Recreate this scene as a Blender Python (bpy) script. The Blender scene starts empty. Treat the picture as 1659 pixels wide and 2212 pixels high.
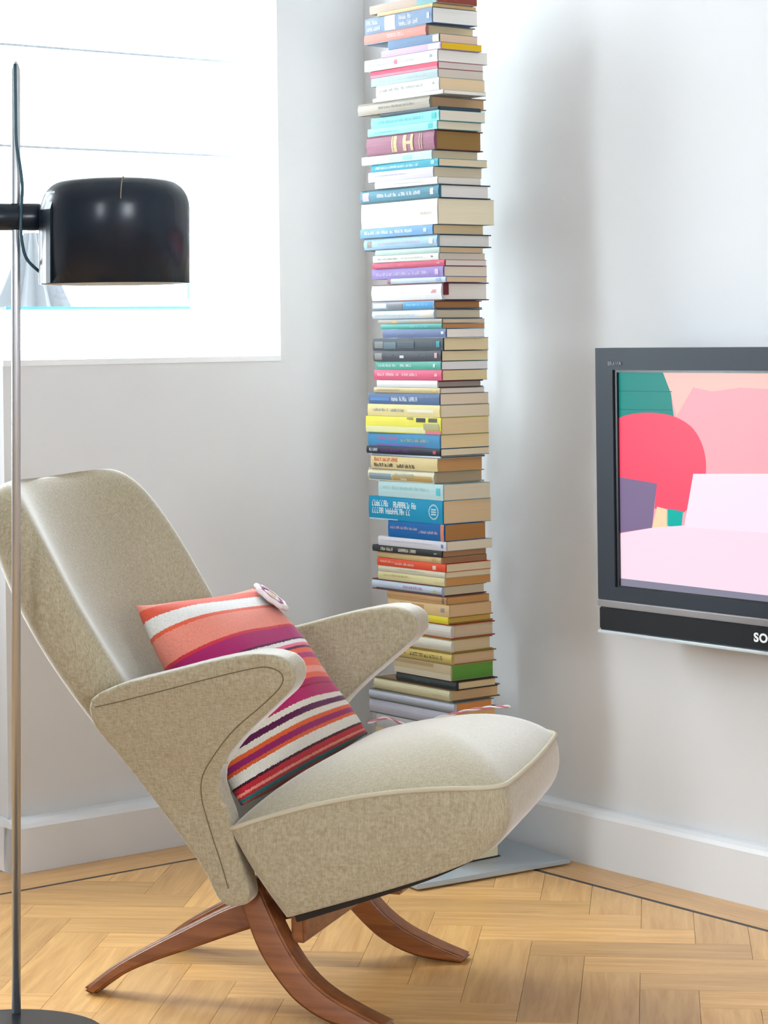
import bpy, bmesh, math, random
from mathutils import Vector, Matrix
random.seed(7)
sc = bpy.context.scene
COL = sc.collection

# ------------------------------------------------------------------ camera
F_PX, CX, HY, ROLL, EYE = 4909.0, 829.5, 727.0, 0.0125, 1.10
cam_d = bpy.data.cameras.new('camera')
cam = bpy.data.objects.new('camera', cam_d); COL.objects.link(cam)
cam_d.sensor_fit = 'VERTICAL'; cam_d.sensor_height = 36.0
cam_d.lens = 36.0 * F_PX / 2212.0
cam_d.shift_y = -(1106.0 - HY) / 2212.0
cam_d.clip_start = 0.05; cam_d.clip_end = 200
cam.matrix_world = Matrix.Translation((0, 0, EYE)) @ Matrix.Rotation(math.pi/2, 4, 'X') @ Matrix.Rotation(-ROLL, 4, 'Z')
sc.camera = cam

# ------------------------------------------------------------------ world, daylight, exposure
SKY = 26.0
world = bpy.data.worlds.new('daylight'); sc.world = world; world.use_nodes = True
bg = world.node_tree.nodes['Background']
bg.inputs[0].default_value = (0.87, 0.945, 1.0, 1); bg.inputs[1].default_value = SKY
sc.view_settings.view_transform = 'Standard'
sc.view_settings.look = 'None'
sc.view_settings.gamma = 1.0
sc.view_settings.use_curve_mapping = False
sc.view_settings.exposure = -0.08
sc.cycles.use_adaptive_sampling = True; sc.cycles.adaptive_threshold = 0.1
sc.cycles.max_bounces = 7; sc.cycles.diffuse_bounces = 3; sc.cycles.glossy_bounces = 3; sc.cycles.transparent_max_bounces = 12

# room frame: K = inner corner on the floor, A runs along the right wall towards the viewer, B along the window wall
K = Vector((-0.066, 5.271, 0)); A = Vector((0.6194, -0.7851, 0)); B = Vector((-0.7851, -0.6194, 0))
def RW(a, b, z): return K + A*a + B*b + Vector((0, 0, z))
ROOM_ROT = math.atan2(B.y, B.x)          # local x = B, local y = A
WA, WB = -0.02, -0.050                   # faces of the window wall and of the television wall
ROOM_A, ROOM_B, ROOM_H = 5.7, 4.9, 2.65

def portal(name, loc, direction, w, h):
    l = bpy.data.lights.new(name, 'AREA'); l.shape = 'RECTANGLE'; l.size = w; l.size_y = h
    l.cycles.is_portal = True
    o = bpy.data.objects.new(name, l); COL.objects.link(o)
    o.location = loc; o.rotation_euler = direction.to_track_quat('-Z', 'Y').to_euler()
    return o
DOOR_B0, DOOR_B1, HEAD = 0.91, 2.05, 2.32
GLZ_B0, GLZ_B1, GLZ_Z0, GLZ_Z1 = 1.36, 1.88, 0.72, 1.86   # pane in the panelled door, sized for the daylight it lets in
WIN_B0, SILL = 0.20, 1.06
RB_B0, RB_B1, RB_Z0, RB_Z1 = 1.8, 2.95, 0.95, 2.0         # unseen window added for fill light, in the wall behind the viewer
portal('portal_window', RW(-0.235, (WIN_B0+DOOR_B0)/2, (SILL+HEAD)/2), A, DOOR_B0-WIN_B0, HEAD-SILL)
portal('portal_door', RW(-0.235, (GLZ_B0+GLZ_B1)/2, (GLZ_Z0+GLZ_Z1)/2), A, GLZ_B1-GLZ_B0, GLZ_Z1-GLZ_Z0)
RW_A0, RW_A1, RW_Z0, RW_Z1 = 3.4, 4.1, 0.95, 2.1         # unseen window added as more fill, in the wall facing the television
portal('portal_side', RW((RW_A0+RW_A1)/2, ROOM_B+0.2, (RW_Z0+RW_Z1)/2), -B, RW_A1-RW_A0, RW_Z1-RW_Z0)
portal('portal_back', RW(ROOM_A+0.2, (RB_B0+RB_B1)/2, (RB_Z0+RB_Z1)/2), -A, RB_B1-RB_B0, RB_Z1-RB_Z0)

# ------------------------------------------------------------------ helpers
def lin(c):
    f = lambda v: (v/255)/12.92 if v/255 <= 0.04045 else ((v/255+0.055)/1.055)**2.4
    return tuple(f(v) for v in c)
MATS = {}
def mat(name, col=(200, 200, 200), rough=0.6, metal=0.0, spec=0.5, coat=0.0, emit=0.0, noise=0.0, nscale=40.0, bump=0.0, bscale=300.0, linear=False):
    if name in MATS: return MATS[name]
    m = bpy.data.materials.new(name); m.use_nodes = True
    nt = m.node_tree; p = nt.nodes['Principled BSDF']
    c = col if linear else lin(col)
    p.inputs['Base Color'].default_value = (*c, 1)
    p.inputs['Roughness'].default_value = rough
    p.inputs['Metallic'].default_value = metal
    p.inputs['Specular IOR Level'].default_value = spec
    p.inputs['Coat Weight'].default_value = coat
    if emit:
        m.cycles.emission_sampling = 'NONE'
        p.inputs['Emission Color'].default_value = (*c, 1); p.inputs['Emission Strength'].default_value = emit
        p.inputs['Base Color'].default_value = (c[0]*.1, c[1]*.1, c[2]*.1, 1)
    if noise or bump:
        tc = nt.nodes.new('ShaderNodeTexCoord')
    if noise:
        n = nt.nodes.new('ShaderNodeTexNoise'); n.inputs['Scale'].default_value = nscale; n.inputs['Detail'].default_value = 1
        nt.links.new(tc.outputs['Object'], n.inputs['Vector'])
        mx = nt.nodes.new('ShaderNodeMix'); mx.data_type = 'RGBA'
        mx.inputs['A'].default_value = (*[v*(1-noise) for v in c], 1)
        mx.inputs['B'].default_value = (*[min(1, v*(1+noise)) for v in c], 1)
        nt.links.new(n.outputs['Fac'], mx.inputs['Factor'])
        nt.links.new(mx.outputs['Result'], p.inputs['Base Color'])
    if bump:
        n2 = nt.nodes.new('ShaderNodeTexNoise'); n2.inputs['Scale'].default_value = bscale
        nt.links.new(tc.outputs['Object'], n2.inputs['Vector'])
        b = nt.nodes.new('ShaderNodeBump'); b.inputs['Strength'].default_value = bump; b.inputs['Distance'].default_value = 0.001
        nt.links.new(n2.outputs['Fac'], b.inputs['Height']); nt.links.new(b.outputs['Normal'], p.inputs['Normal'])
    MATS[name] = m
    return m

def mesh_obj(name, verts, faces, material, parent=None, smooth=False, recalc=True, bevel=0.0, bseg=2, subsurf=0, sharp=None):
    me = bpy.data.meshes.new(name)
    bm = bmesh.new()
    vs = [bm.verts.new(v) for v in verts]
    for f in faces:
        try: bm.faces.new([vs[i] for i in f])
        except ValueError: pass
    if recalc: bmesh.ops.recalc_face_normals(bm, faces=bm.faces)
    if bevel:
        bmesh.ops.bevel(bm, geom=list(bm.edges), offset=bevel, segments=bseg, affect='EDGES', clamp_overlap=True)
    bm.to_mesh(me); bm.free()
    if smooth:
        for p in me.polygons: p.use_smooth = True
    mats = material if isinstance(material, (list, tuple)) else [material]
    for m in mats: me.materials.append(m)
    o = bpy.data.objects.new(name, me); COL.objects.link(o)
    if parent: o.parent = parent
    if subsurf:
        s = o.modifiers.new('subsurf', 'SUBSURF'); s.levels = subsurf; s.render_levels = subsurf
    return o
def box_vf(x0, x1, y0, y1, z0, z1):
    v = [(x, y, z) for x in (x0, x1) for y in (y0, y1) for z in (z0, z1)]
    f = [(0, 1, 3, 2), (4, 6, 7, 5), (0, 4, 5, 1), (2, 3, 7, 6), (0, 2, 6, 4), (1, 5, 7, 3)]
    return v, f
def boxes_vf(lst):
    V, Fc = [], []
    for b in lst:
        v, f = box_vf(*b); k = len(V); V += v; Fc += [tuple(i+k for i in q) for q in f]
    return V, Fc
def box(name, dims, material, parent=None, bevel=0.0, bseg=2):
    v, f = box_vf(*dims); return mesh_obj(name, v, f, material, parent, bevel=bevel, bseg=bseg)
def rboxes(name, lst, material, parent=None, bevel=0.0):
    """boxes given in room coordinates (a0,a1,b0,b1,z0,z1), joined into one surface"""
    V, Fc = boxes_vf(lst)
    V = [RW(*p) for p in V]
    return mesh_obj(name, V, Fc, material, parent, bevel=bevel)
def empty(name, loc, rotz=0.0, label=None, cat=None, group=None, kind=None):
    o = bpy.data.objects.new(name, None); COL.objects.link(o); o.empty_display_size = 0.05
    o.location = loc; o.rotation_euler = (0, 0, rotz)
    tag(o, label, cat, group, kind); return o
def tag(o, label=None, cat=None, group=None, kind=None):
    if label: o['label'] = label
    if cat: o['category'] = cat
    if group: o['group'] = group
    if kind: o['kind'] = kind
    return o
def tube(name, pts, r, material, parent=None, n=10, closed=False, radii=None):
    """tube along a polyline, rotation-minimising frame"""
    pts = [Vector(p) for p in pts]; V, Fc = [], []
    m = len(pts); prev = None
    for i, p in enumerate(pts):
        if closed: t = pts[(i+1) % m] - pts[i-1]
        else: t = pts[min(i+1, m-1)] - pts[max(i-1, 0)]
        t.normalize()
        if prev is None:
            ref = Vector((0, 0, 1)) if abs(t.z) < .9 else Vector((1, 0, 0))
            nrm = t.cross(ref).normalized()
        else:
            nrm = (prev - t*prev.dot(t)).normalized()
        prev = nrm; bn = t.cross(nrm)
        rr = radii[i] if radii else r
        for k in range(n):
            a = 2*math.pi*k/n
            V.append(p + nrm*math.cos(a)*rr + bn*math.sin(a)*rr)
    for i in range(m if closed else m-1):
        j = (i+1) % m
        for k in range(n):
            q = (k+1) % n
            Fc.append((i*n+k, i*n+q, j*n+q, j*n+k))
    if not closed:
        Fc.append(tuple(range(n-1, -1, -1))); Fc.append(tuple((m-1)*n+k for k in range(n)))
    return mesh_obj(name, V, Fc, material, parent, smooth=True)
def lathe(name, prof, material, parent=None, n=48, center=(0, 0), shear=0.0, smooth=True):
    """profile of (radius, z) turned about a vertical axis; shear leans it in x with height"""
    V, Fc = [], []
    for r, z in prof:
        for k in range(n):
            a = 2*math.pi*k/n
            V.append((center[0]+r*math.cos(a)+shear*z, center[1]+r*math.sin(a), z))
    for i in range(len(prof)-1):
        for k in range(n):
            q = (k+1) % n
            Fc.append((i*n+k, i*n+q, (i+1)*n+q, (i+1)*n+k))
    return mesh_obj(name, V, Fc, material, parent, smooth=smooth)
def smooth_path(pts, n=8):
    """Catmull-Rom resampling"""
    P = [Vector(p) for p in pts]; out = []
    P = [P[0]*2-P[1]] + P + [P[-1]*2-P[-2]]
    for i in range(1, len(P)-2):
        for k in range(n):
            t = k/n; a, b, c, d = P[i-1], P[i], P[i+1], P[i+2]
            out.append(0.5*((2*b)+(c-a)*t+(2*a-5*b+4*c-d)*t*t+(3*b-a-3*c+d)*t**3))
    out.append(P[-2]); return out
def interp(x, xs, ys):
    if x <= xs[0]: return ys[0]
    for i in range(1, len(xs)):
        if x <= xs[i]:
            t = (x-xs[i-1])/(xs[i]-xs[i-1]); return ys[i-1]+t*(ys[i]-ys[i-1])
    return ys[-1]

# ------------------------------------------------------------------ materials of the room
M_WALL = mat('wall_paint', (220, 221, 223), rough=0.85, noise=0.012, nscale=6)
M_TRIM = mat('trim_paint', (226, 227, 230), rough=0.4)
M_CEIL = mat('ceiling_paint', (232, 232, 231), rough=0.9)
M_FRAME = mat('window_paint', (240, 242, 244), rough=0.4)
def wood_mat(name, c1, c2, rough=0.35, grain=(3, 40, 40), vary=0.22, coat=0.3):
    m = bpy.data.materials.new(name); m.use_nodes = True; nt = m.node_tree; p = nt.nodes['Principled BSDF']
    tc = nt.nodes.new('ShaderNodeTexCoord'); oi = nt.nodes.new('ShaderNodeObjectInfo')
    add = nt.nodes.new('ShaderNodeVectorMath'); add.operation = 'MULTIPLY_ADD'
    sc_ = nt.nodes.new('ShaderNodeVectorMath'); sc_.operation = 'SCALE'; sc_.inputs[0].default_value = (7, 5, 3)
    nt.links.new(oi.outputs['Random'], sc_.inputs['Scale'])
    add.inputs[1].default_value = grain
    nt.links.new(tc.outputs['Object'], add.inputs[0]); nt.links.new(sc_.outputs['Vector'], add.inputs[2])
    n = nt.nodes.new('ShaderNodeTexNoise'); n.inputs['Scale'].default_value = 1.6; n.inputs['Detail'].default_value = 4; n.inputs['Roughness'].default_value = 0.62
    n.inputs['Distortion'].default_value = 0.6
    nt.links.new(add.outputs['Vector'], n.inputs['Vector'])
    r = nt.nodes.new('ShaderNodeValToRGB'); r.color_ramp.elements[0].position = 0.32; r.color_ramp.elements[1].position = 0.7
    r.color_ramp.elements[0].color = (*lin(c1), 1); r.color_ramp.elements[1].color = (*lin(c2), 1)
    nt.links.new(n.outputs['Fac'], r.inputs['Fac'])
    hs = nt.nodes.new('ShaderNodeHueSaturation')
    mr = nt.nodes.new('ShaderNodeMapRange'); mr.inputs['To Min'].default_value = 1-vary; mr.inputs['To Max'].default_value = 1+vary*.55
    nt.links.new(oi.outputs['Random'], mr.inputs['Value']); nt.links.new(mr.outputs['Result'], hs.inputs['Value'])
    nt.links.new(r.outputs['Color'], hs.inputs['Color']); nt.links.new(hs.outputs['Color'], p.inputs['Base Color'])
    p.inputs['Roughness'].default_value = rough; p.inputs['Coat Weight'].default_value = coat; p.inputs['Coat Roughness'].default_value = 0.25
    b = nt.nodes.new('ShaderNodeBump'); b.inputs['Strength'].default_value = 0.08; b.inputs['Distance'].default_value = 0.001
    nt.links.new(n.outputs['Fac'], b.inputs['Height']); nt.links.new(b.outputs['Normal'], p.inputs['Normal'])
    return m
M_OAK = wood_mat('oak_parquet', (204, 150, 84), (232, 182, 112))
M_OAKB = wood_mat('oak_border', (200, 148, 86), (222, 172, 106), vary=0.06)
M_INLAY = mat('wenge_inlay', (58, 50, 46), rough=0.5)

# ------------------------------------------------------------------ floor
W_, L_ = 0.098, 0.392
E1 = (A-B).normalized(); E2 = (-(A+B)).normalized()
floor = rboxes('floor', [(-0.45, ROOM_A, WB-0.2, ROOM_B+0.2, -0.08, -0.013)], mat('subfloor', (176, 128, 72), rough=0.5))
tag(floor, kind='structure')
BOARD = 0.148; BOARDR = 0.086          # where the inlay runs, from the window wall and from the television wall
def clip_poly(poly, n, d):
    """keep the part of a 2-D polygon with n.p >= d"""
    out = []
    for i in range(len(poly)):
        p, q = poly[i], poly[(i+1) % len(poly)]
        sp, sq = n[0]*p[0]+n[1]*p[1]-d, n[0]*q[0]+n[1]*q[1]-d
        if sp >= 0: out.append(p)
        if (sp >= 0) != (sq >= 0):
            t = sp/(sp-sq); out.append((p[0]+t*(q[0]-p[0]), p[1]+t*(q[1]-p[1])))
    return out
ang1 = math.atan2(E1.y, E1.x); ang2 = math.atan2(E2.y, E2.x)
def prism_vf(poly, z0, z1):
    n = len(poly); V = [(x, y, z0) for x, y in poly]+[(x, y, z1) for x, y in poly]
    Fc = [tuple(range(n-1, -1, -1)), tuple(range(n, 2*n))]+[(i, (i+1) % n, n+(i+1) % n, n+i) for i in range(n)]
    return V, Fc
GAP = 0.00035
full = [(GAP, GAP), (L_-GAP, GAP), (L_-GAP, W_-GAP), (GAP, W_-GAP)]
full_me = None
def to_room(p):
    d = Vector((p[0], p[1], 0))-K; return d.dot(A), d.dot(B)
n_planks = 0
for k in range(-40, 41):
    for m in range(-5, 6):
        for kind in 'HV':
            if kind == 'H': x, y = k, -k
            else: x, y = k-1, -k-3
            x += 4*m; y += 4*m
            ox = -0.328+x*W_; oy = 4.127+y*W_
            if kind == 'H': org = E1*ox+E2*oy; ang = ang1
            else: org = E1*(ox+W_)+E2*oy; ang = ang1+math.pi/2
            ux = Vector((math.cos(ang), math.sin(ang), 0)); uy = Vector((-math.sin(ang), math.cos(ang), 0))
            cen = org+ux*L_/2+uy*W_/2
            if not (-1.35 < cen.x < 1.25 and 2.95 < cen.y < 5.4): continue
            # clip against both inlays, in plank coordinates
            poly = list(full)
            for ax, lim in ((A, BOARD+0.0058), (B, BOARDR+0.0058)):
                poly = clip_poly(poly, (ux.dot(ax), uy.dot(ax)), lim-(org-K).dot(ax))
                if len(poly) < 3: break
            if len(poly) < 3: continue
            if len(poly) == 4 and poly == full and full_me is not None:
                o = bpy.data.objects.new('plank', full_me); COL.objects.link(o)
            else:
                V, Fc = prism_vf(poly, -0.013, 0)
                o = mesh_obj('plank', V, Fc, M_OAK)
                if poly == full: full_me = o.data
            o.parent = floor; o.location = org; o.rotation_euler = (0, 0, ang); n_planks += 1
# border boards and the dark inlay strips, running along both walls
def strip_along(name, axis, lo, hi, cross0, cross1, material, z1=0.0):
    if axis == 'B': ln = hi-lo; org = RW(cross0, lo, 0); d = B; sgn = 1      # runs along B, cross = a
    else: org = RW(lo, cross0, 0); d = A
    ang = math.atan2(d.y, d.x)
    other = A if axis == 'B' else B
    side = Vector((-math.sin(ang), math.cos(ang), 0)).dot(other)
    w = (cross1-cross0)*side
    v, f = box_vf(0.0004, hi-lo-0.0004, min(0, w), max(0, w), -0.013, z1)
    o = mesh_obj(name, v, f, material, floor); o.location = org; o.rotation_euler = (0, 0, ang); return o
for lo, hi in ((-0.03, 0.62), (0.62, 1.72), (1.72, 2.9)):
    strip_along('border_plank', 'B', lo, hi, WA, BOARD-0.0055, M_OAKB)
for lo, hi in ((BOARD+0.003, 0.93), (0.93, 2.05), (2.05, 3.1)):
    strip_along('border_plank', 'A', lo, hi, WB, BOARDR-0.0055, M_OAKB)
strip_along('inlay_strip', 'B', BOARDR-0.002, 2.9, BOARD-0.0055, BOARD+0.0055, M_INLAY)
strip_along('inlay_strip', 'A', BOARD-0.002, 3.1, BOARDR-0.0055, BOARDR+0.0055, M_INLAY)

# ------------------------------------------------------------------ walls, ceiling, skirting
tag(rboxes('wall_left', [(-0.24, WA, WB-0.25, WIN_B0, 0, HEAD), (-0.24, WA, WIN_B0, DOOR_B0, 0, SILL-0.012),
                         (-0.24, WA, WB-0.25, ROOM_B+0.2, HEAD, ROOM_H), (-0.24, WA, DOOR_B1, ROOM_B+0.2, 0, HEAD)], M_WALL), kind='structure')
tag(rboxes('wall_right', [(WA, ROOM_A+0.2, WB-0.25, WB, 0, ROOM_H)], M_WALL), kind='structure')
tag(rboxes('wall_side', [(WA, RW_A0, ROOM_B, ROOM_B+0.2, 0, ROOM_H), (RW_A1, ROOM_A, ROOM_B, ROOM_B+0.2, 0, ROOM_H),
                         (RW_A0, RW_A1, ROOM_B, ROOM_B+0.2, 0, RW_Z0), (RW_A0, RW_A1, ROOM_B, ROOM_B+0.2, RW_Z1, ROOM_H)], M_WALL), kind='structure')
tag(rboxes('wall_back', [(ROOM_A, ROOM_A+0.2, WB, RB_B0, 0, ROOM_H), (ROOM_A, ROOM_A+0.2, RB_B1, ROOM_B+0.2, 0, ROOM_H),
                         (ROOM_A, ROOM_A+0.2, RB_B0, RB_B1, 0, RB_Z0), (ROOM_A, ROOM_A+0.2, RB_B0, RB_B1, RB_Z1, ROOM_H)], M_WALL), kind='structure')
tag(rboxes('ceiling', [(-0.24, ROOM_A+0.2, WB-0.25, ROOM_B+0.2, ROOM_H, ROOM_H+0.1)], M_CEIL), kind='structure')
tag(rboxes('ground', [(-14, -0.46, -8, 10, -0.25, -0.1)], mat('terrace_stone', (190, 190, 186), rough=0.9, noise=0.1, nscale=3)), kind='structure')

def skirting(name, path, thick_dir, height, thick):
    """moulded skirting along a straight run: path = two room points (a,b), thick_dir = room direction"""
    prof = [(0, 0), (thick, 0), (thick, height-0.016), (thick*.86, height-0.008), (thick*.55, height-0.002), (thick*.25, height), (0, height)]
    V, Fc = [], []
    for (a, b) in path:
        for t, z in prof:
            V.append(RW(a+thick_dir[0]*t, b+thick_dir[1]*t, z))
    n = len(prof)
    for i in range(n):
        j = (i+1) % n; Fc.append((i, j, n+j, n+i))
    Fc += [tuple(range(n)), tuple(range(2*n-1, n-1, -1))]
    return tag(mesh_obj(name, V, Fc, M_TRIM), kind='structure')
skirting('baseboard_left', [(WA, WB), (WA, DOOR_B0+0.012)], (1, 0), 0.108, 0.045)
skirting('baseboard_right', [(0.025, WB), (ROOM_A, WB)], (0, 1), 0.118, 0.026)
skirting('baseboard_jamb', [(WA+0.045, DOOR_B0), (-0.24, DOOR_B0)], (0, 1), 0.108, 0.012)

# ------------------------------------------------------------------ window and glazed door
def glass_mat():
    m = bpy.data.materials.new('clear_glass'); m.use_nodes = True; nt = m.node_tree
    out = nt.nodes['Material Output']; nt.nodes.remove(nt.nodes['Principled BSDF'])
    t = nt.nodes.new('ShaderNodeBsdfTransparent'); t.inputs[0].default_value = (0.97, 0.99, 0.99, 1)
    g = nt.nodes.new('ShaderNodeBsdfGlossy'); g.inputs['Roughness'].default_value = 0.02
    mx = nt.nodes.new('ShaderNodeMixShader')
    mx.inputs[0].default_value = 0.05; nt.links.new(t.outputs[0], mx.inputs[1]); nt.links.new(g.outputs[0], mx.inputs[2])
    nt.links.new(mx.outputs[0], out.inputs[0]); return m
M_GLASS = glass_mat()
def sheer_mat():
    m = bpy.data.materials.new('sheer_blind'); m.use_nodes = True; nt = m.node_tree
    out = nt.nodes['Material Output']; nt.nodes.remove(nt.nodes['Principled BSDF'])
    d = nt.nodes.new('ShaderNodeBsdfDiffuse'); d.inputs[0].default_value = (0.9, 0.9, 0.9, 1)
    t = nt.nodes.new('ShaderNodeBsdfTranslucent'); t.inputs[0].default_value = (0.95, 0.96, 0.97, 1)
    tr = nt.nodes.new('ShaderNodeBsdfTransparent')
    m1 = nt.nodes.new('ShaderNodeMixShader'); m1.inputs[0].default_value = 0.8
    m2 = nt.nodes.new('ShaderNodeMixShader'); m2.inputs[0].default_value = 0.75
    nt.links.new(d.outputs[0], m1.inputs[1]); nt.links.new(t.outputs[0], m1.inputs[2])
    nt.links.new(m1.outputs[0], m2.inputs[1]); nt.links.new(tr.outputs[0], m2.inputs[2])
    nt.links.new(m2.outputs[0], out.inputs[0]); return m
M_SHEER = sheer_mat()
win = empty('window_1', RW(-0.2, (WIN_B0+DOOR_B0)/2, SILL), kind='structure')
def wchild(name, lst, material, bevel=0.0):
    o = rboxes(name, lst, material, bevel=bevel)
    o.parent = win; o.matrix_parent_inverse = Matrix.Translation(-Vector(win.location)); return o
wchild('window_sill', [(-0.24, WA+0.002, WIN_B0, DOOR_B0, SILL-0.012, SILL)], M_FRAME)
wchild('window_frame', [(-0.20, -0.16, WIN_B0, DOOR_B0, SILL, SILL+0.02),
                        (-0.20, -0.16, WIN_B0, DOOR_B0, HEAD-0.03, HEAD), (-0.21, -0.15, DOOR_B0-0.03, DOOR_B0, SILL+0.02, HEAD-0.03)], M_FRAME)
wchild('window_pane', [(-0.183, -0.178, WIN_B0, DOOR_B0-0.03, SILL+0.02, HEAD-0.03)], M_GLASS)
M_SEAL = mat('glazing_seal', (120, 196, 226), rough=0.4)
wchild('glazing_bar', [(-0.156, -0.150, 0.357, 0.366, 1.19, 1.352)], mat('glazing_seal_pale', (168, 214, 240), rough=0.4))
wchild('glazing_bar', [(-0.156, -0.150, 0.357, 0.83, 1.168, 1.1745)], M_SEAL)
blind_zs = [1.362, 1.516, 1.732, 1.948, 2.164, 2.29]
for i in range(len(blind_zs)-1):
    wchild('blind_panel', [(-0.112, -0.110, 0.207, 0.895, blind_zs[i]+0.0015, blind_zs[i+1]-0.0015)], M_SHEER)
for z in blind_zs[1:-1]:
    wchild('blind_rod', [(-0.113, -0.109, 0.218, 0.895, z-0.0025, z+0.0025)], mat('rod_white', (200, 214, 226), rough=0.5))
door = empty('door_1', RW(-0.2, (DOOR_B0+DOOR_B1)/2, 0), kind='structure')
def dchild(name, lst, material):
    o = rboxes(name, lst, material); o.parent = door; o.matrix_parent_inverse = Matrix.Translation(-Vector(door.location)); return o
dchild('door_panel', [(-0.23, -0.18, DOOR_B0, GLZ_B0, 0, HEAD), (-0.23, -0.18, GLZ_B1, DOOR_B1, 0, HEAD), (-0.23, -0.18, GLZ_B0, GLZ_B1, 0, GLZ_Z0), (-0.23, -0.18, GLZ_B0, GLZ_B1, GLZ_Z1, HEAD)], M_FRAME)  # unseen solid panels, put in to narrow the daylight from the door
dchild('door_pane', [(-0.208, -0.204, GLZ_B0, GLZ_B1, GLZ_Z0, GLZ_Z1)], M_GLASS)
w2 = empty('added_window_back', RW(ROOM_A+0.1, (RB_B0+RB_B1)/2, RB_Z0), kind='structure')  # added opening out of view, brightens the room from behind the viewer
o = rboxes('window_frame', [(ROOM_A+.1, ROOM_A+.15, RB_B0, RB_B0+.04, RB_Z0, RB_Z1), (ROOM_A+.1, ROOM_A+.15, RB_B1-.04, RB_B1, RB_Z0, RB_Z1),
                            (ROOM_A+.1, ROOM_A+.15, RB_B0+.04, RB_B1-.04, RB_Z0, RB_Z0+.04), (ROOM_A+.1, ROOM_A+.15, RB_B0+.04, RB_B1-.04, RB_Z1-.04, RB_Z1)], M_FRAME)
o.parent = w2; o.matrix_parent_inverse = Matrix.Translation(-Vector(w2.location))

w3 = empty('added_window_side', RW((RW_A0+RW_A1)/2, ROOM_B+0.1, RW_Z0), kind='structure')  # added opening out of view, lifts the television wall and chair side
o = rboxes('window_frame', [(RW_A0, RW_A0+.04, ROOM_B+.1, ROOM_B+.15, RW_Z0, RW_Z1), (RW_A1-.04, RW_A1, ROOM_B+.1, ROOM_B+.15, RW_Z0, RW_Z1),
                            (RW_A0+.04, RW_A1-.04, ROOM_B+.1, ROOM_B+.15, RW_Z0, RW_Z0+.04), (RW_A0+.04, RW_A1-.04, ROOM_B+.1, ROOM_B+.15, RW_Z1-.04, RW_Z1)], M_FRAME)
o.parent = w3; o.matrix_parent_inverse = Matrix.Translation(-Vector(w3.location))

# ------------------------------------------------------------------ upholstery fabric
def linen(name, c1, c2, s=1.0, bump=0.35):
    m = bpy.data.materials.new(name); m.use_nodes = True; nt = m.node_tree; p = nt.nodes['Principled BSDF']
    tc = nt.nodes.new('ShaderNodeTexCoord')
    outs = []
    for sca in ((120*s, 900*s, 160*s), (800*s, 160*s, 70*s), (800*s, 800*s, 800*s)):
        mp = nt.nodes.new('ShaderNodeVectorMath'); mp.operation = 'MULTIPLY'; mp.inputs[1].default_value = sca
        nt.links.new(tc.outputs['Object'], mp.inputs[0])
        n = nt.nodes.new('ShaderNodeTexNoise'); n.inputs['Scale'].default_value = 1.0; n.inputs['Detail'].default_value = 1
        nt.links.new(mp.outputs[0], n.inputs['Vector']); outs.append(n.outputs['Fac'])
    a1 = nt.nodes.new('ShaderNodeMath'); a1.operation = 'ADD'; nt.links.new(outs[0], a1.inputs[0]); nt.links.new(outs[1], a1.inputs[1])
    a2 = nt.nodes.new('ShaderNodeMath'); a2.operation = 'ADD'; nt.links.new(a1.outputs[0], a2.inputs[0]); nt.links.new(outs[2], a2.inputs[1])
    mr = nt.nodes.new('ShaderNodeMapRange'); mr.inputs['From Min'].default_value = 1.05; mr.inputs['From Max'].default_value = 1.95
    nt.links.new(a2.outputs[0], mr.inputs['Value'])
    r = nt.nodes.new('ShaderNodeMix'); r.data_type = 'RGBA'
    r.inputs['A'].default_value = (*lin(c1), 1); r.inputs['B'].default_value = (*lin(c2), 1)
    nt.links.new(mr.outputs[0], r.inputs['Factor']); nt.links.new(r.outputs['Result'], p.inputs['Base Color'])
    p.inputs['Roughness'].default_value = 0.95; p.inputs['Specular IOR Level'].default_value = 0.15
    p.inputs['Sheen Weight'].default_value = 1.0; p.inputs['Sheen Roughness'].default_value = 0.38
    b = nt.nodes.new('ShaderNodeBump'); b.inputs['Strength'].default_value = bump; b.inputs['Distance'].default_value = 0.0012
    nt.links.new(a2.outputs[0], b.inputs['Height']); nt.links.new(b.outputs['Normal'], p.inputs['Normal'])
    return m
M_LINEN = linen('oatmeal_linen', (152, 140, 112), (190, 180, 156))
M_PIPE = mat('linen_piping', (196, 187, 164), rough=0.9)
M_SEAM = mat('seam_line', (112, 98, 70), rough=0.95)  # seam line, darker than the linen
M_TEAK = wood_mat('teak', (118, 66, 33), (156, 95, 53), rough=0.4, grain=(2.5, 40, 40), vary=0.05, coat=0.2)
M_DARKBASE = mat('dark_underside', (38, 33, 28), rough=0.9)

# ------------------------------------------------------------------ armchair
TH = math.radians(19)
chair = empty('armchair', (-0.461, 3.98, 0), -TH, 'oatmeal linen lounge armchair with wing-like arms and crossed teak legs', 'armchair')
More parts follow.
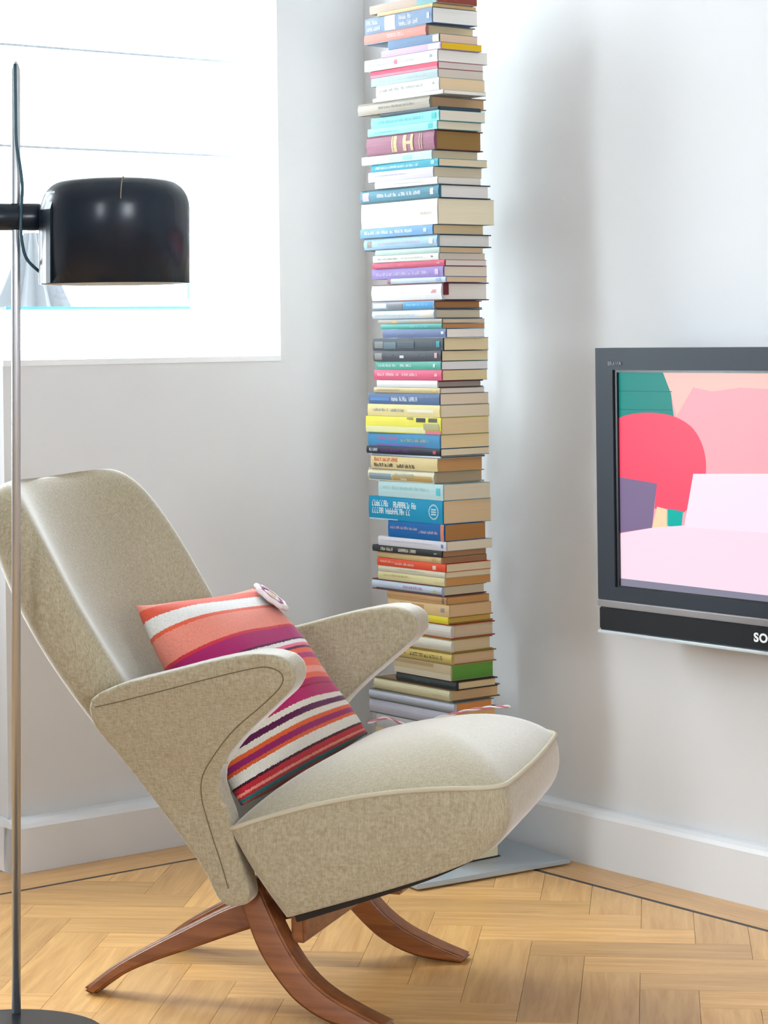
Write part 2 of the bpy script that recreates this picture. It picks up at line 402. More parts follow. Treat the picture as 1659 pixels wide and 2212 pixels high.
# local x = forward, y = towards the window side, z = up
# --- backrest: closed loft of concave cross-sections
def backrest():
    # rows: z of the rear edge, u of rear centre, half-width, ridge height above the centre, thickness
    rows = [  # u_rear, z_rear, halfwidth, depth(ridge), thick
        (0.262, 0.215, 0.212, 0.020, 0.055), (0.206, 0.285, 0.222, 0.028, 0.060), (0.134, 0.372, 0.240, 0.038, 0.066),
        (0.050, 0.470, 0.262, 0.050, 0.070), (-0.016, 0.560, 0.276, 0.060, 0.070), (-0.068, 0.640, 0.278, 0.062, 0.068),
        (-0.110, 0.720, 0.272, 0.058, 0.066), (-0.144, 0.790, 0.256, 0.048, 0.062), (-0.162, 0.832, 0.232, 0.034, 0.054), (-0.170, 0.852, 0.196, 0.018, 0.038)]
    V, Fc = [], []; n = None
    for i, (u, z, hw, dp, th) in enumerate(rows):
        p = Vector((rows[max(i-1, 0)][0], rows[max(i-1, 0)][1])); q = Vector((rows[min(i+1, len(rows)-1)][0], rows[min(i+1, len(rows)-1)][1]))
        t = (q-p).normalized(); nr = Vector((t.y, -t.x))          # forward-up normal in (u,z)
        if nr.x < 0: nr = -nr
        sec = [(-1.0, 0.35), (-1.0, 0.75), (-0.965, 1.0), (-0.90, 1.04), (-0.82, 0.93), (-0.68, 0.62), (-0.50, 0.25), (-0.22, 0.02), (0.22, 0.02), (0.50, 0.25), (0.68, 0.62),
               (0.82, 0.93), (0.90, 1.04), (0.965, 1.0), (1.0, 0.75), (1.0, 0.35), (0.96, 0.08), (0.80, -0.04), (0.4, -0.10), (0.0, -0.12), (-0.4, -0.10), (-0.80, -0.04), (-0.96, 0.08)]
        n = len(sec)
        for s, e in sec:
            # e: 0 = rear surface, front centre sits at 'th', ridges at th+dp
            if e <= 0.0: off = e*0.25
            elif s in (-1.0, 1.0, 0.96, -0.96, 0.965, -0.965) and abs(s) > 0.93: off = (th*0.35+dp+0.012)*e
            else: off = th*0.55+(dp)*e
            V.append((u+nr.x*off, s*hw, z+nr.y*off))
    m = len(rows)
    for i in range(m-1):
        for k in range(n):
            q = (k+1) % n; Fc.append((i*n+k, i*n+q, (i+1)*n+q, (i+1)*n+k))
    Fc += [tuple(range(n-1, -1, -1)), tuple((m-1)*n+k for k in range(n))]
    return mesh_obj('backrest', V, Fc, M_LINEN, chair, smooth=True, subsurf=2)
back = backrest()

# --- arms: padded panels with a traced side profile, flaring outwards to the top
ARM = [(0.088, 0.508), (0.098, 0.528), (0.150, 0.552), (0.227, 0.573), (0.307, 0.594), (0.385, 0.609), (0.424, 0.611), (0.453, 0.604), (0.469, 0.584), (0.462, 0.556),
       (0.419, 0.518), (0.363, 0.475), (0.318, 0.433), (0.296, 0.401), (0.297, 0.370), (0.306, 0.338), (0.322, 0.268), (0.338, 0.200), (0.300, 0.184), (0.272, 0.196),
       (0.250, 0.245), (0.188, 0.334), (0.135, 0.413), (0.092, 0.478)]
ARM = [(u-0.017*max(0.0, min(1.0, (u-0.28)/0.15)), z) for u, z in ARM]
def w_out(z): return interp(z, [0.18, 0.27, 0.34, 0.40, 0.48, 0.56, 0.62], [0.235, 0.25, 0.262, 0.28, 0.312, 0.340, 0.352])
def w_thick(z): return interp(z, [0.18, 0.4, 0.52, 0.60], [0.05, 0.055, 0.062, 0.074])
def add_mods(o, voxel=0.006, it=6, fac=0.5):
    r = o.modifiers.new('remesh', 'REMESH'); r.mode = 'VOXEL'; r.voxel_size = voxel; r.use_smooth_shade = True
    s = o.modifiers.new('smooth', 'SMOOTH'); s.iterations = it; s.factor = fac
def arm(sign):
    prof = [(p.x, p.y) for p in (Vector((q.x, q.y)) for q in smooth_path([(*p, 0) for p in ARM+ARM[:1]], 4))][:-1]
    V, Fc = [], []; n = len(prof)
    for u, z in prof: V.append((u, sign*w_out(z), z))
    for u, z in prof: V.append((u-0.004, sign*(w_out(z)-w_thick(z)), z))
    # centre-filled caps made of triangles from a strip of inner points so the flare is followed
    bm = bmesh.new(); vs = [bm.verts.new(v) for v in V]
    for i in range(n):
        j = (i+1) % n; bm.faces.new((vs[i], vs[j], vs[n+j], vs[n+i]))
    f1 = bm.faces.new(vs[:n]); f2 = bm.faces.new(list(reversed(vs[n:])))
    bmesh.ops.triangulate(bm, faces=[f1, f2])
    # slice horizontally so that the panel bends with height
    for z in [0.2+0.02*i for i in range(21)]:
        g = bmesh.ops.bisect_plane(bm, geom=list(bm.verts)+list(bm.edges)+list(bm.faces), plane_co=(0, 0, z), plane_no=(0, 0, 1), dist=1e-5)
    for v in bm.verts:
        pass
    bmesh.ops.recalc_face_normals(bm, faces=bm.faces)
    # re-project the flat caps on the flare
    for v in bm.verts:
        y = v.co.y*sign; mid = w_out(v.co.z)-w_thick(v.co.z)/2
        v.co.y = sign*(w_out(v.co.z) if y > mid else w_out(v.co.z)-w_thick(v.co.z))
    me = bpy.data.meshes.new('armrest'); bm.to_mesh(me); bm.free(); me.materials.append(M_LINEN)
    o = bpy.data.objects.new('armrest', me); COL.objects.link(o); o.parent = chair
    add_mods(o, 0.005, 10, 0.5)
    # stitched seam round the outer face
    seam = [(0.102, 0.512), (0.160, 0.527), (0.240, 0.549), (0.320, 0.570), (0.390, 0.586), (0.425, 0.590), (0.447, 0.580), (0.443, 0.560), (0.405, 0.528), (0.345, 0.485), (0.298, 0.440),
            (0.268, 0.400), (0.262, 0.360), (0.270, 0.315), (0.284, 0.262), (0.296, 0.215)]
    seam = [(u-0.015*max(0.0, min(1.0, (u-0.28)/0.15)), z) for u, z in seam]
    tube('seam', [(p.x, sign*(w_out(p.y)+0.0002), p.y) for p in smooth_path([(*q, 0) for q in seam], 5)], 0.0009, M_SEAM, o, n=6)
    return o
arm_near = arm(-1); arm_far = arm(1)

# --- seat: boxed cushion with a domed top
def seat():
    u0, u1, hw = 0.300, 0.738, 0.262
    # plan outline, counter-clockwise, rounded corners (small at the rear, larger in front)
    out = []
    def arc(cx, cy, r, a0, a1, n):
        for i in range(n+1):
            a = math.radians(a0+(a1-a0)*i/n); out.append((cx+r*math.cos(a), cy+r*math.sin(a)))
    arc(u1-0.055, hw-0.055, 0.055, 0, 90, 6)
    for i in range(1, 14): out.append((u1-0.055+(u0+0.02-(u1-0.055))*i/14, hw+0.004*math.sin(math.pi*i/14)))
    arc(u0+0.02, hw-0.02, 0.02, 90, 180, 3)
    for i in range(1, 10): out.append((u0, hw-0.02-(2*hw-0.04)*i/10))
    arc(u0+0.02, -hw+0.02, 0.02, 180, 270, 3)
    for i in range(1, 14): out.append((u0+0.02+(u1-0.055-u0-0.02)*i/14, -hw-0.004*math.sin(math.pi*i/14)))
    arc(u1-0.055, -hw+0.055, 0.055, 270, 360, 6)
    for i in range(1, 10):
        y = -hw+0.055+(2*hw-0.11)*i/10; out.append((u1+0.006*math.sin(math.pi*i/10), y))
    V, Fc, top_loop = [], [], []
    n = len(out); rings = []
    def ztop(u): return 0.402-0.090*(max(0.0, 0.738-u)/0.438)**2
    # dome rings, from the centre outwards
    cu, cw = 0.535, 0.0
    cidx = len(V); V.append((cu, cw, ztop(cu)+0.066))
    for r in (0.18, 0.36, 0.54, 0.70, 0.83, 0.92, 0.975, 1.0):
        ring = []
        for (u, w) in out:
            x = cu+(u-cu)*r; y = cw+(w-cw)*r
            h = 0.066*max(0.0, 1-r**2.6)**0.9
            ring.append(len(V)); V.append((x, y, ztop(x)+h))
        rings.append(ring)
    n_top = len(rings)
    # boxing, down to the underside
    for s in (0.06, 0.22, 0.42, 0.62, 0.82, 0.95, 1.0):
        ring = []
        for (u, w) in out:
            q = (u-u0)/(u1-u0); q = min(1, max(0, q))
            zb = 0.176+(0.388+q*(0.722-0.388)-0.388)*0.345+0.016*q**6
            ub = 0.388+q*(0.722-0.388)
            f = s**(1+3.5*q**3)
            bul = 0.008*math.sin(math.pi*s)
            x = u+(ub-u)*f+(bul if q > 0.98 else 0)
            y = w*(1+bul/0.262)*(1-0.035*s*s)
            z = ztop(u)+(zb-ztop(u))*s
            ring.append(len(V)); V.append((x, y, z))
        rings.append(ring)
    # the cushion sits slightly askew: its front edge swings back on the far side
    V = [(x-0.085*y*min(1, max(0, (x-0.3)/0.44)), y, z) for (x, y, z) in V]
    top_loop = [Vector(V[i]) for i in rings[n_top-1]]
    for k in range(n):
        Fc.append((cidx, rings[0][k], rings[0][(k+1) % n]))
    for i in range(len(rings)-1):
        for k in range(n):
            q = (k+1) % n; Fc.append((rings[i][k], rings[i][q], rings[i+1][q], rings[i+1][k]))
    Fc.append(tuple(rings[-1]))
    o = mesh_obj('seat', V, Fc, M_LINEN, chair, smooth=True, subsurf=1)
    # crease the piping line and the bottom edge
    me = o.data
    at = me.attributes.new('crease_edge', 'FLOAT', 'EDGE')
    loops = [set(rings[7]), set(rings[-1])]
    for e in me.edges:
        if any(e.vertices[0] in s and e.vertices[1] in s for s in loops): at.data[e.index].value = 1.0
    tube('piping', [p+Vector((0, 0, 0.001)) for p in top_loop], 0.0042, M_PIPE, o, n=8, closed=True)
    # dark board under the seat
    V2, F2 = [], []
    for i in rings[-1]:
        p = Vector(V[i]); V2.append((0.530+(p.x-0.530)*0.93, p.y*0.955, p.z+0.002))
    for i in rings[-1]:
        p = Vector(V[i]); V2.append((0.530+(p.x-0.530)*0.91, p.y*0.945, p.z-0.010))
    m = len(rings[-1])
    F2 = [tuple(range(m)), tuple(range(2*m-1, m-1, -1))]+[(i, (i+1) % m, m+(i+1) % m, m+i) for i in range(m)]
    mesh_obj('seat_board', V2, F2, M_DARKBASE, o)
    return o
seat_o = seat()

# --- legs: curved teak blades
def leg(name, top, bot, w0, w1, z1, thick, sign):
    """side outline from an upper and a lower edge; w0 at the floor, w1 at height z1"""
    up = smooth_path([(*p, 0) for p in top], 5); lo = smooth_path([(*p, 0) for p in bot], 5)
    prof = [(p.x, p.y) for p in up]+[(p.x, p.y) for p in reversed(lo)]
    V, Fc = [], []
    n = len(prof)
    for side in (0, 1):
        for u, z in prof:
            w = w0+(w1-w0)*min(1.2, max(0, z/z1)); V.append((u, sign*w+(side-0.5)*thick, z))
    bm = bmesh.new(); vs = [bm.verts.new(v) for v in V]
    nu = len(up); nl = len(lo)
    for s in (0, 1):
        b0 = s*n
        # strip between the two edges (same number of samples)
        for i in range(nu-1):
            a, b_, c, d = b0+i, b0+i+1, b0+n-1-(i+1), b0+n-1-i
            bm.faces.new((vs[a], vs[b_], vs[c], vs[d]))
    for i in range(n):
        j = (i+1) % n; bm.faces.new((vs[i], vs[j], vs[n+j], vs[n+i]))
    bmesh.ops.recalc_face_normals(bm, faces=bm.faces)
    edges = [e for e in bm.edges if len(e.link_faces) == 2 and e.link_faces[0].normal.dot(e.link_faces[1].normal) < 0.6]
    bmesh.ops.bevel(bm, geom=edges, offset=0.005, segments=3, affect='EDGES', clamp_overlap=True)
    me = bpy.data.meshes.new(name); bm.to_mesh(me); bm.free(); me.materials.append(M_TEAK)
    for p in me.polygons: p.use_smooth = True
    o = bpy.data.objects.new(name, me); COL.objects.link(o); o.parent = chair
    wn = o.modifiers.new('weighted', 'WEIGHTED_NORMAL'); wn.weight = 80
    return o
front_top = [(0.318, 0.225), (0.345, 0.178), (0.376, 0.128), (0.412, 0.084), (0.452, 0.054), (0.505, 0.030), (0.560, 0.010)]
front_bot = [(0.283, 0.205), (0.303, 0.165), (0.332, 0.110), (0.368, 0.066), (0.408, 0.032), (0.465, 0.008), (0.548, 0.000)]
rear_top = [(0.400, 0.205), (0.330, 0.185), (0.256, 0.162), (0.181, 0.124), (0.100, 0.081), (0.048, 0.050), (-0.006, 0.008)]
rear_bot = [(0.405, 0.160), (0.345, 0.143), (0.290, 0.126), (0.197, 0.091), (0.118, 0.061), (0.066, 0.036), (0.016, 0.000)]
for s in (-1, 1):
    leg('leg', front_top, front_bot, 0.210, 0.172, 0.2, 0.046, s)
    leg('leg', rear_top, rear_bot, 0.152, 0.118, 0.2, 0.042, s)
box('stretcher', (0.376, 0.402, -0.180, 0.180, 0.118, 0.166), M_TEAK, chair, bevel=0.005)
box('stretcher', (0.318, 0.342, -0.178, 0.178, 0.178, 0.205), M_TEAK, chair, bevel=0.005)
box('stretcher', (0.52, 0.55, -0.13, 0.13, 0.195, 0.216), M_TEAK, chair, bevel=0.004)

# ------------------------------------------------------------------ television on the right wall
TV_A, TV_B, TV_W, TV_Z0, TV_Z1 = 0.907, 0.10, 0.905, 0.510, 1.072
tv = empty('television', RW(TV_A+TV_W/2, WB, TV_Z0), ROOM_ROT, 'black flat-screen television with silver strip hung on the right wall', 'television')
# local x = away from the wall (B), local y = along the wall towards the viewer (A), z = up
XF = TV_B-WB                       # front plane
M_BEZEL = mat('tv_bezel', (40, 47, 56), rough=0.5, spec=0.25)
M_PANEL = mat('tv_lower_panel', (18, 22, 28), rough=0.35, spec=0.3)
M_SILVER = mat('tv_silver', (150, 148, 150), rough=0.3, metal=0.7)
H_TV = TV_Z1-TV_Z0; y0, y1 = -TV_W/2, TV_W/2
sy0, sy1, sz0, sz1 = y0+0.048, y1-0.048, 0.093, H_TV-0.043
V, Fc = boxes_vf([(XF-0.045, XF, y0, sy0, 0.066, H_TV), (XF-0.045, XF, sy1, y1, 0.066, H_TV), (XF-0.045, XF, sy0, sy1, sz1, H_TV), (XF-0.045, XF, sy0, sy1, 0.066, sz0)])
mesh_obj('bezel', V, Fc, M_BEZEL, tv)
box('silver_strip', (XF-0.04, XF+0.004, y0+0.001, y1-0.001, 0.052, 0.066), M_SILVER, tv, bevel=0.002)
box('lower_panel', (XF-0.045, XF, y0+0.001, y1-0.001, 0.006, 0.052), M_PANEL, tv, bevel=0.003)
box('bottom_lip', (XF-0.045, XF+0.004, y0+0.002, y1-0.002, 0.0, 0.006), mat('tv_lip', (214, 224, 230), rough=0.2, metal=0.6), tv, bevel=0.001)
box('back_housing', (0.03, XF-0.045, y0+0.03, y1-0.03, 0.03, H_TV-0.03), mat('tv_back', (26, 27, 29), rough=0.6), tv, bevel=0.01)
box('wall_bracket', (0.001, 0.03, -0.2, 0.2, 0.15, 0.4), mat('bracket_steel', (60, 60, 62), rough=0.5, metal=0.8), tv)
# inner dark lip round the screen
lipw = 0.008
V, Fc = boxes_vf([(XF-0.012, XF-0.004, sy0, sy0+lipw, sz0, sz1), (XF-0.012, XF-0.004, sy1-lipw, sy1, sz0, sz1), (XF-0.012, XF-0.004, sy0+lipw, sy1-lipw, sz1-lipw*.6, sz1), (XF-0.012, XF-0.004, sy0+lipw, sy1-lipw, sz0, sz0+0.003)])
mesh_obj('screen_lip', V, Fc, mat('tv_lip_dark', (22, 24, 28), rough=0.3), tv)
# the lit picture: a plain cartoon interior (wall, chair, box, table, sheet of paper), flat print on the screen
scr = box('screen', (XF-0.02, XF-0.010, sy0, sy1, sz0, sz1), mat('scr_pink', (252, 176, 186), rough=0.3, spec=0.1, emit=0.95), tv)
SW, SH = sy1-sy0, sz1-sz0
def pic(name, poly, col, layer):
    """flat shape in the picture; poly in metres from the screen's lower left corner"""
    Vp = [(XF-0.010+0.0002*layer, sy0+min(max(x, 0), SW), sz0+min(max(z, 0), SH)) for x, z in poly]
    return mesh_obj(name, Vp, [tuple(range(len(poly)))], mat('scr_%d_%d_%d' % col, col, rough=0.3, spec=0.1, emit=0.95), scr, recalc=False)
def disc(cx, cz, rx, rz, a0=0, a1=360, n=28):
    return [(cx+rx*math.cos(math.radians(a0+(a1-a0)*i/n)), cz+rz*math.sin(math.radians(a0+(a1-a0)*i/n))) for i in range(n+1)]
# pixel-to-metre of the photographed screen: 1 unit = a px of the photo, lower left corner of the screen = (1325, 1270)
def sp(x, y):
    t = (x-1325)/334.0
    top, bot = 800+(-1)*t*2, 1270+34*t
    return ((x-1325)*0.00121*(1-0.02*t), SH*(bot-y)/(bot-top))
def spp(pts): return [sp(*p) for p in pts]
pic('picture_wall', spp([(1325, 803), (1432, 803), (1448, 830), (1452, 870), (1456, 905), (1400, 912), (1325, 912)]), (26, 142, 134), 1)
for y in (846, 886):
    pic('picture_line', spp([(1325, y-1), (1452, y-1), (1452, y+1), (1325, y+1)]), (20, 118, 114), 2)
pic('picture_curtain', spp([(1432, 803), (1659, 803), (2000, 803), (2000, 830), (1659, 838), (1600, 836), (1540, 845), (1500, 836), (1462, 900), (1450, 850)]), (250, 200, 190), 2)
pic('picture_chair', [(p.x, p.y) for p in smooth_path([(*q, 0) for q in spp([(1325, 908), (1345, 899), (1380, 893), (1420, 893), (1462, 902), (1500, 928), (1522, 975), (1524, 1030), (1505, 1080), (1476, 1108)])], 5)]+spp([(1410, 1100), (1415, 1048), (1325, 1032)]), (252, 84, 112), 3)
pic('picture_box', spp([(1325, 1032), (1416, 1046), (1404, 1142), (1325, 1154)]), (132, 114, 150), 4)
pic('picture_floor', spp([(1416, 1096), (1440, 1102), (1440, 1140), (1404, 1142)]), (250, 220, 180), 4)
pic('picture_leg', spp([(1438, 1100), (1474, 1106), (1470, 1140), (1437, 1138)]), (0, 182, 172), 4)
pic('picture_table', spp([(1325, 1156), (1404, 1142), (1480, 1136), (1659, 1144), (1900, 1150), (2100, 1160), (2100, 1400), (1659, 1300), (1325, 1262)]), (254, 226, 242), 5)
pic('picture_paper', spp([(1498, 1024), (1659, 1022), (1700, 1022), (1720, 1150), (1659, 1151), (1476, 1140)]), (254, 234, 250), 6)
pic('picture_table_edge', [(0, 0), (SW, 0), (SW, 0.012), (0, 0.017)], (140, 138, 158), 7)
def text_obj(name, body, size, material, parent, loc, rot, extrude=0.0004, spacing=1.0, offset=0.0):
    cu = bpy.data.curves.new(name, 'FONT'); cu.body = body; cu.size = size; cu.extrude = extrude; cu.space_character = spacing; cu.offset = offset
    cu.align_x = 'LEFT'; cu.align_y = 'CENTER'
    tmp = bpy.data.objects.new(name, cu); COL.objects.link(tmp)
    dg = bpy.context.evaluated_depsgraph_get(); me = bpy.data.meshes.new_from_object(tmp.evaluated_get(dg))
    bpy.data.objects.remove(tmp); me.materials.clear(); me.materials.append(material)
    o = bpy.data.objects.new(name, me); COL.objects.link(o); o.parent = parent; o.location = loc; o.rotation_euler = rot
    return o
M_LOGO = mat('logo_white', (232, 234, 236), rough=0.4)
lg = text_obj('logo', 'SONY', 0.0225, M_LOGO, tv, (XF+0.0008, -0.040, 0.029), (math.pi/2, 0, math.pi/2), spacing=1.12, offset=0.0008)
for v in lg.data.vertices: v.co.x *= 1.12
text_obj('logo', 'BRAVIA', 0.0105, mat('logo_grey', (120, 128, 136), rough=0.4), tv, (XF+0.0008, y0+0.036, H_TV-0.031), (math.pi/2, 0, math.pi/2), spacing=1.1)

# ------------------------------------------------------------------ floor lamp
LX, LY = -0.6053, 3.6565; LEAN = 0.0120
lamp = empty('floor_lamp', (LX, LY, 0), 0, 'floor lamp with glossy black drum shade on a slim chrome pole', 'floor lamp')
M_BLACK = mat('black_lacquer', (22, 34, 47), rough=0.26, spec=0.35)
M_CHROME = mat('chrome', (196, 200, 206), rough=0.42, metal=0.9)
lathe('base', [(0, 0.0), (0.160, 0.0), (0.164, 0.003), (0.164, 0.016), (0.162, 0.019), (0.158, 0.020), (0, 0.020)], mat('lamp_base_black', (34, 38, 43), rough=0.25), lamp, n=72, center=(0.0, -0.140))
lathe('pole', [(0, 0.020), (0.0073, 0.020), (0.0073, 1.536), (0.004, 1.546), (0, 1.552)], M_CHROME, lamp, n=20, shear=LEAN)
def LP(x, y, z): return (x+LEAN*z, y, z-LEAN*x)
# clamp: a short horizontal cylinder across the pole
def hcyl(name, x0, x1, z, r, material, parent, y=0.0, n=32, bev=0.004):
    prof = [(x0, 0), (x0, r-bev), (x0+bev, r), (x1-bev, r), (x1, r-bev), (x1, 0)]
    Vv, Ff = [], []
    for x, rr in prof:
        for k in range(n):
            a = 2*math.pi*k/n; Vv.append(LP(x, y+rr*math.cos(a), z+rr*math.sin(a)))
    for i in range(len(prof)-1):
        for k in range(n):
            q = (k+1) % n; Ff.append((i*n+k, i*n+q, (i+1)*n+q, (i+1)*n+k))
    return mesh_obj(name, Vv, Ff, material, parent, smooth=True)
ZC = 1.300
cl = hcyl('clamp', -0.085, 0.041, ZC, 0.0222, M_BLACK, lamp)
hcyl('clamp_collar', 0.036, 0.044, ZC, 0.0236, M_BLACK, cl)
# drum shade
SX = 0.160; RS = 0.119; ZB, ZT = 1.190, 1.358
prof = [(RS-0.002, ZB), (RS, ZB), (RS, ZT-0.046)]
for i in range(1, 9):
    a = math.radians(90*i/8); prof.append((RS-0.044+0.044*math.cos(a), ZT-0.046+0.046*math.sin(a)))
prof += [(0.03, ZT+0.0008), (0.0, ZT+0.001)]
sh = lathe('lamp_shade', prof, M_BLACK, lamp, n=72, center=(SX, 0), shear=LEAN)
prof2 = [(RS-0.002, ZB), (RS-0.003, ZT-0.05), (RS-0.04, ZT-0.006), (0.0, ZT-0.004)]
lathe('reflector', prof2, mat('reflector_white', (240, 240, 238), rough=0.4), sh, n=48, center=(SX, 0), shear=LEAN)
# raised back flange that carries the clamp
fl = []
for i in range(0, 13):
    a = math.radians(140+80*i/12); fl.append(a)
Vv, Ff = [], []
zz = [ZB+0.001, ZT-0.050, ZT-0.022, ZT-0.006]; rr_ = [RS+0.003, RS+0.003, RS-0.006, RS-0.03]
for z, r in zip(zz, rr_):
    for a in fl: Vv.append((SX+r*math.cos(a)+LEAN*z, r*math.sin(a), z))
for z, r in zip(zz, rr_):
    for a in fl: Vv.append((SX+(r-0.004)*math.cos(a)+LEAN*z, (r-0.004)*math.sin(a), z))
nn = len(fl)
for i in range(3):
    for k in range(nn-1):
        Ff.append((i*nn+k, i*nn+k+1, (i+1)*nn+k+1, (i+1)*nn+k)); Ff.append(((4+i)*nn+k, (4+i)*nn+k+1, (5+i)*nn+k+1, (5+i)*nn+k))
for k in range(nn-1):
    Ff.append((k, k+1, 4*nn+k+1, 4*nn+k)); Ff.append((3*nn+k, 3*nn+k+1, 7*nn+k+1, 7*nn+k))
for i in range(3):
    Ff.append((i*nn, (i+1)*nn, (5+i)*nn, (4+i)*nn)); Ff.append((i*nn+nn-1, (i+1)*nn+nn-1, (5+i)*nn+nn-1, (4+i)*nn+nn-1))
mesh_obj('back_flange', Vv, Ff, M_BLACK, sh, smooth=False)
# narrow vent slot on the shoulder facing the viewer
slot = []
for i in range(0, 9):
    a = math.radians(10+78*i/8); r = RS-0.044+0.0448*math.cos(a); z = ZT-0.046+0.0468*math.sin(a)
    slot.append((SX+0.022+LEAN*z, -math.sqrt(max(0, (r)**2-0.022**2)), z))
tube('slot', slot, 0.0009, mat('slot_edge', (150, 132, 116), rough=0.5), sh, n=6)
# flex: up the pole, then down into the shade
cp = [(0.000, -0.009, 1.545), (0.001, -0.010, 1.47), (0.002, -0.010, 1.42), (0.008, -0.012, 1.385), (0.0125, -0.014, 1.350), (0.0125, -0.020, 1.325), (0.0125, -0.026, 1.305), (0.012, -0.027, 1.28),
      (0.014, -0.024, 1.255), (0.020, -0.018, 1.232), (0.036, -0.010, 1.214), (0.048, -0.004, 1.206)]
tube('cable', [LP(*p) for p in [tuple(q) for q in smooth_path(cp, 6)]], 0.0027, mat('cable_dark', (34, 74, 90), rough=0.4), lamp, n=8)

# ------------------------------------------------------------------ book tower
stand = empty('book_stand', RW(0.50, 0.175, 0), ROOM_ROT-math.radians(5), 'brushed steel base plate and slim column carrying the tower of books', 'book stand')
M_STEEL = mat('brushed_steel', (178, 187, 194), rough=0.42, metal=0.35)
box('base_plate', (-0.192, 0.192, -0.255, 0.195, 0.003, 0.013), M_STEEL, stand, bevel=0.0015)
box('foot_pad', (-0.180, 0.180, -0.24, 0.180, 0.0, 0.003), mat('rubber_black', (14, 14, 14), rough=0.9), stand)
box('column', (-0.085, -0.045, -0.235, -0.205, 0.013, 1.80), M_STEEL, stand, bevel=0.002)

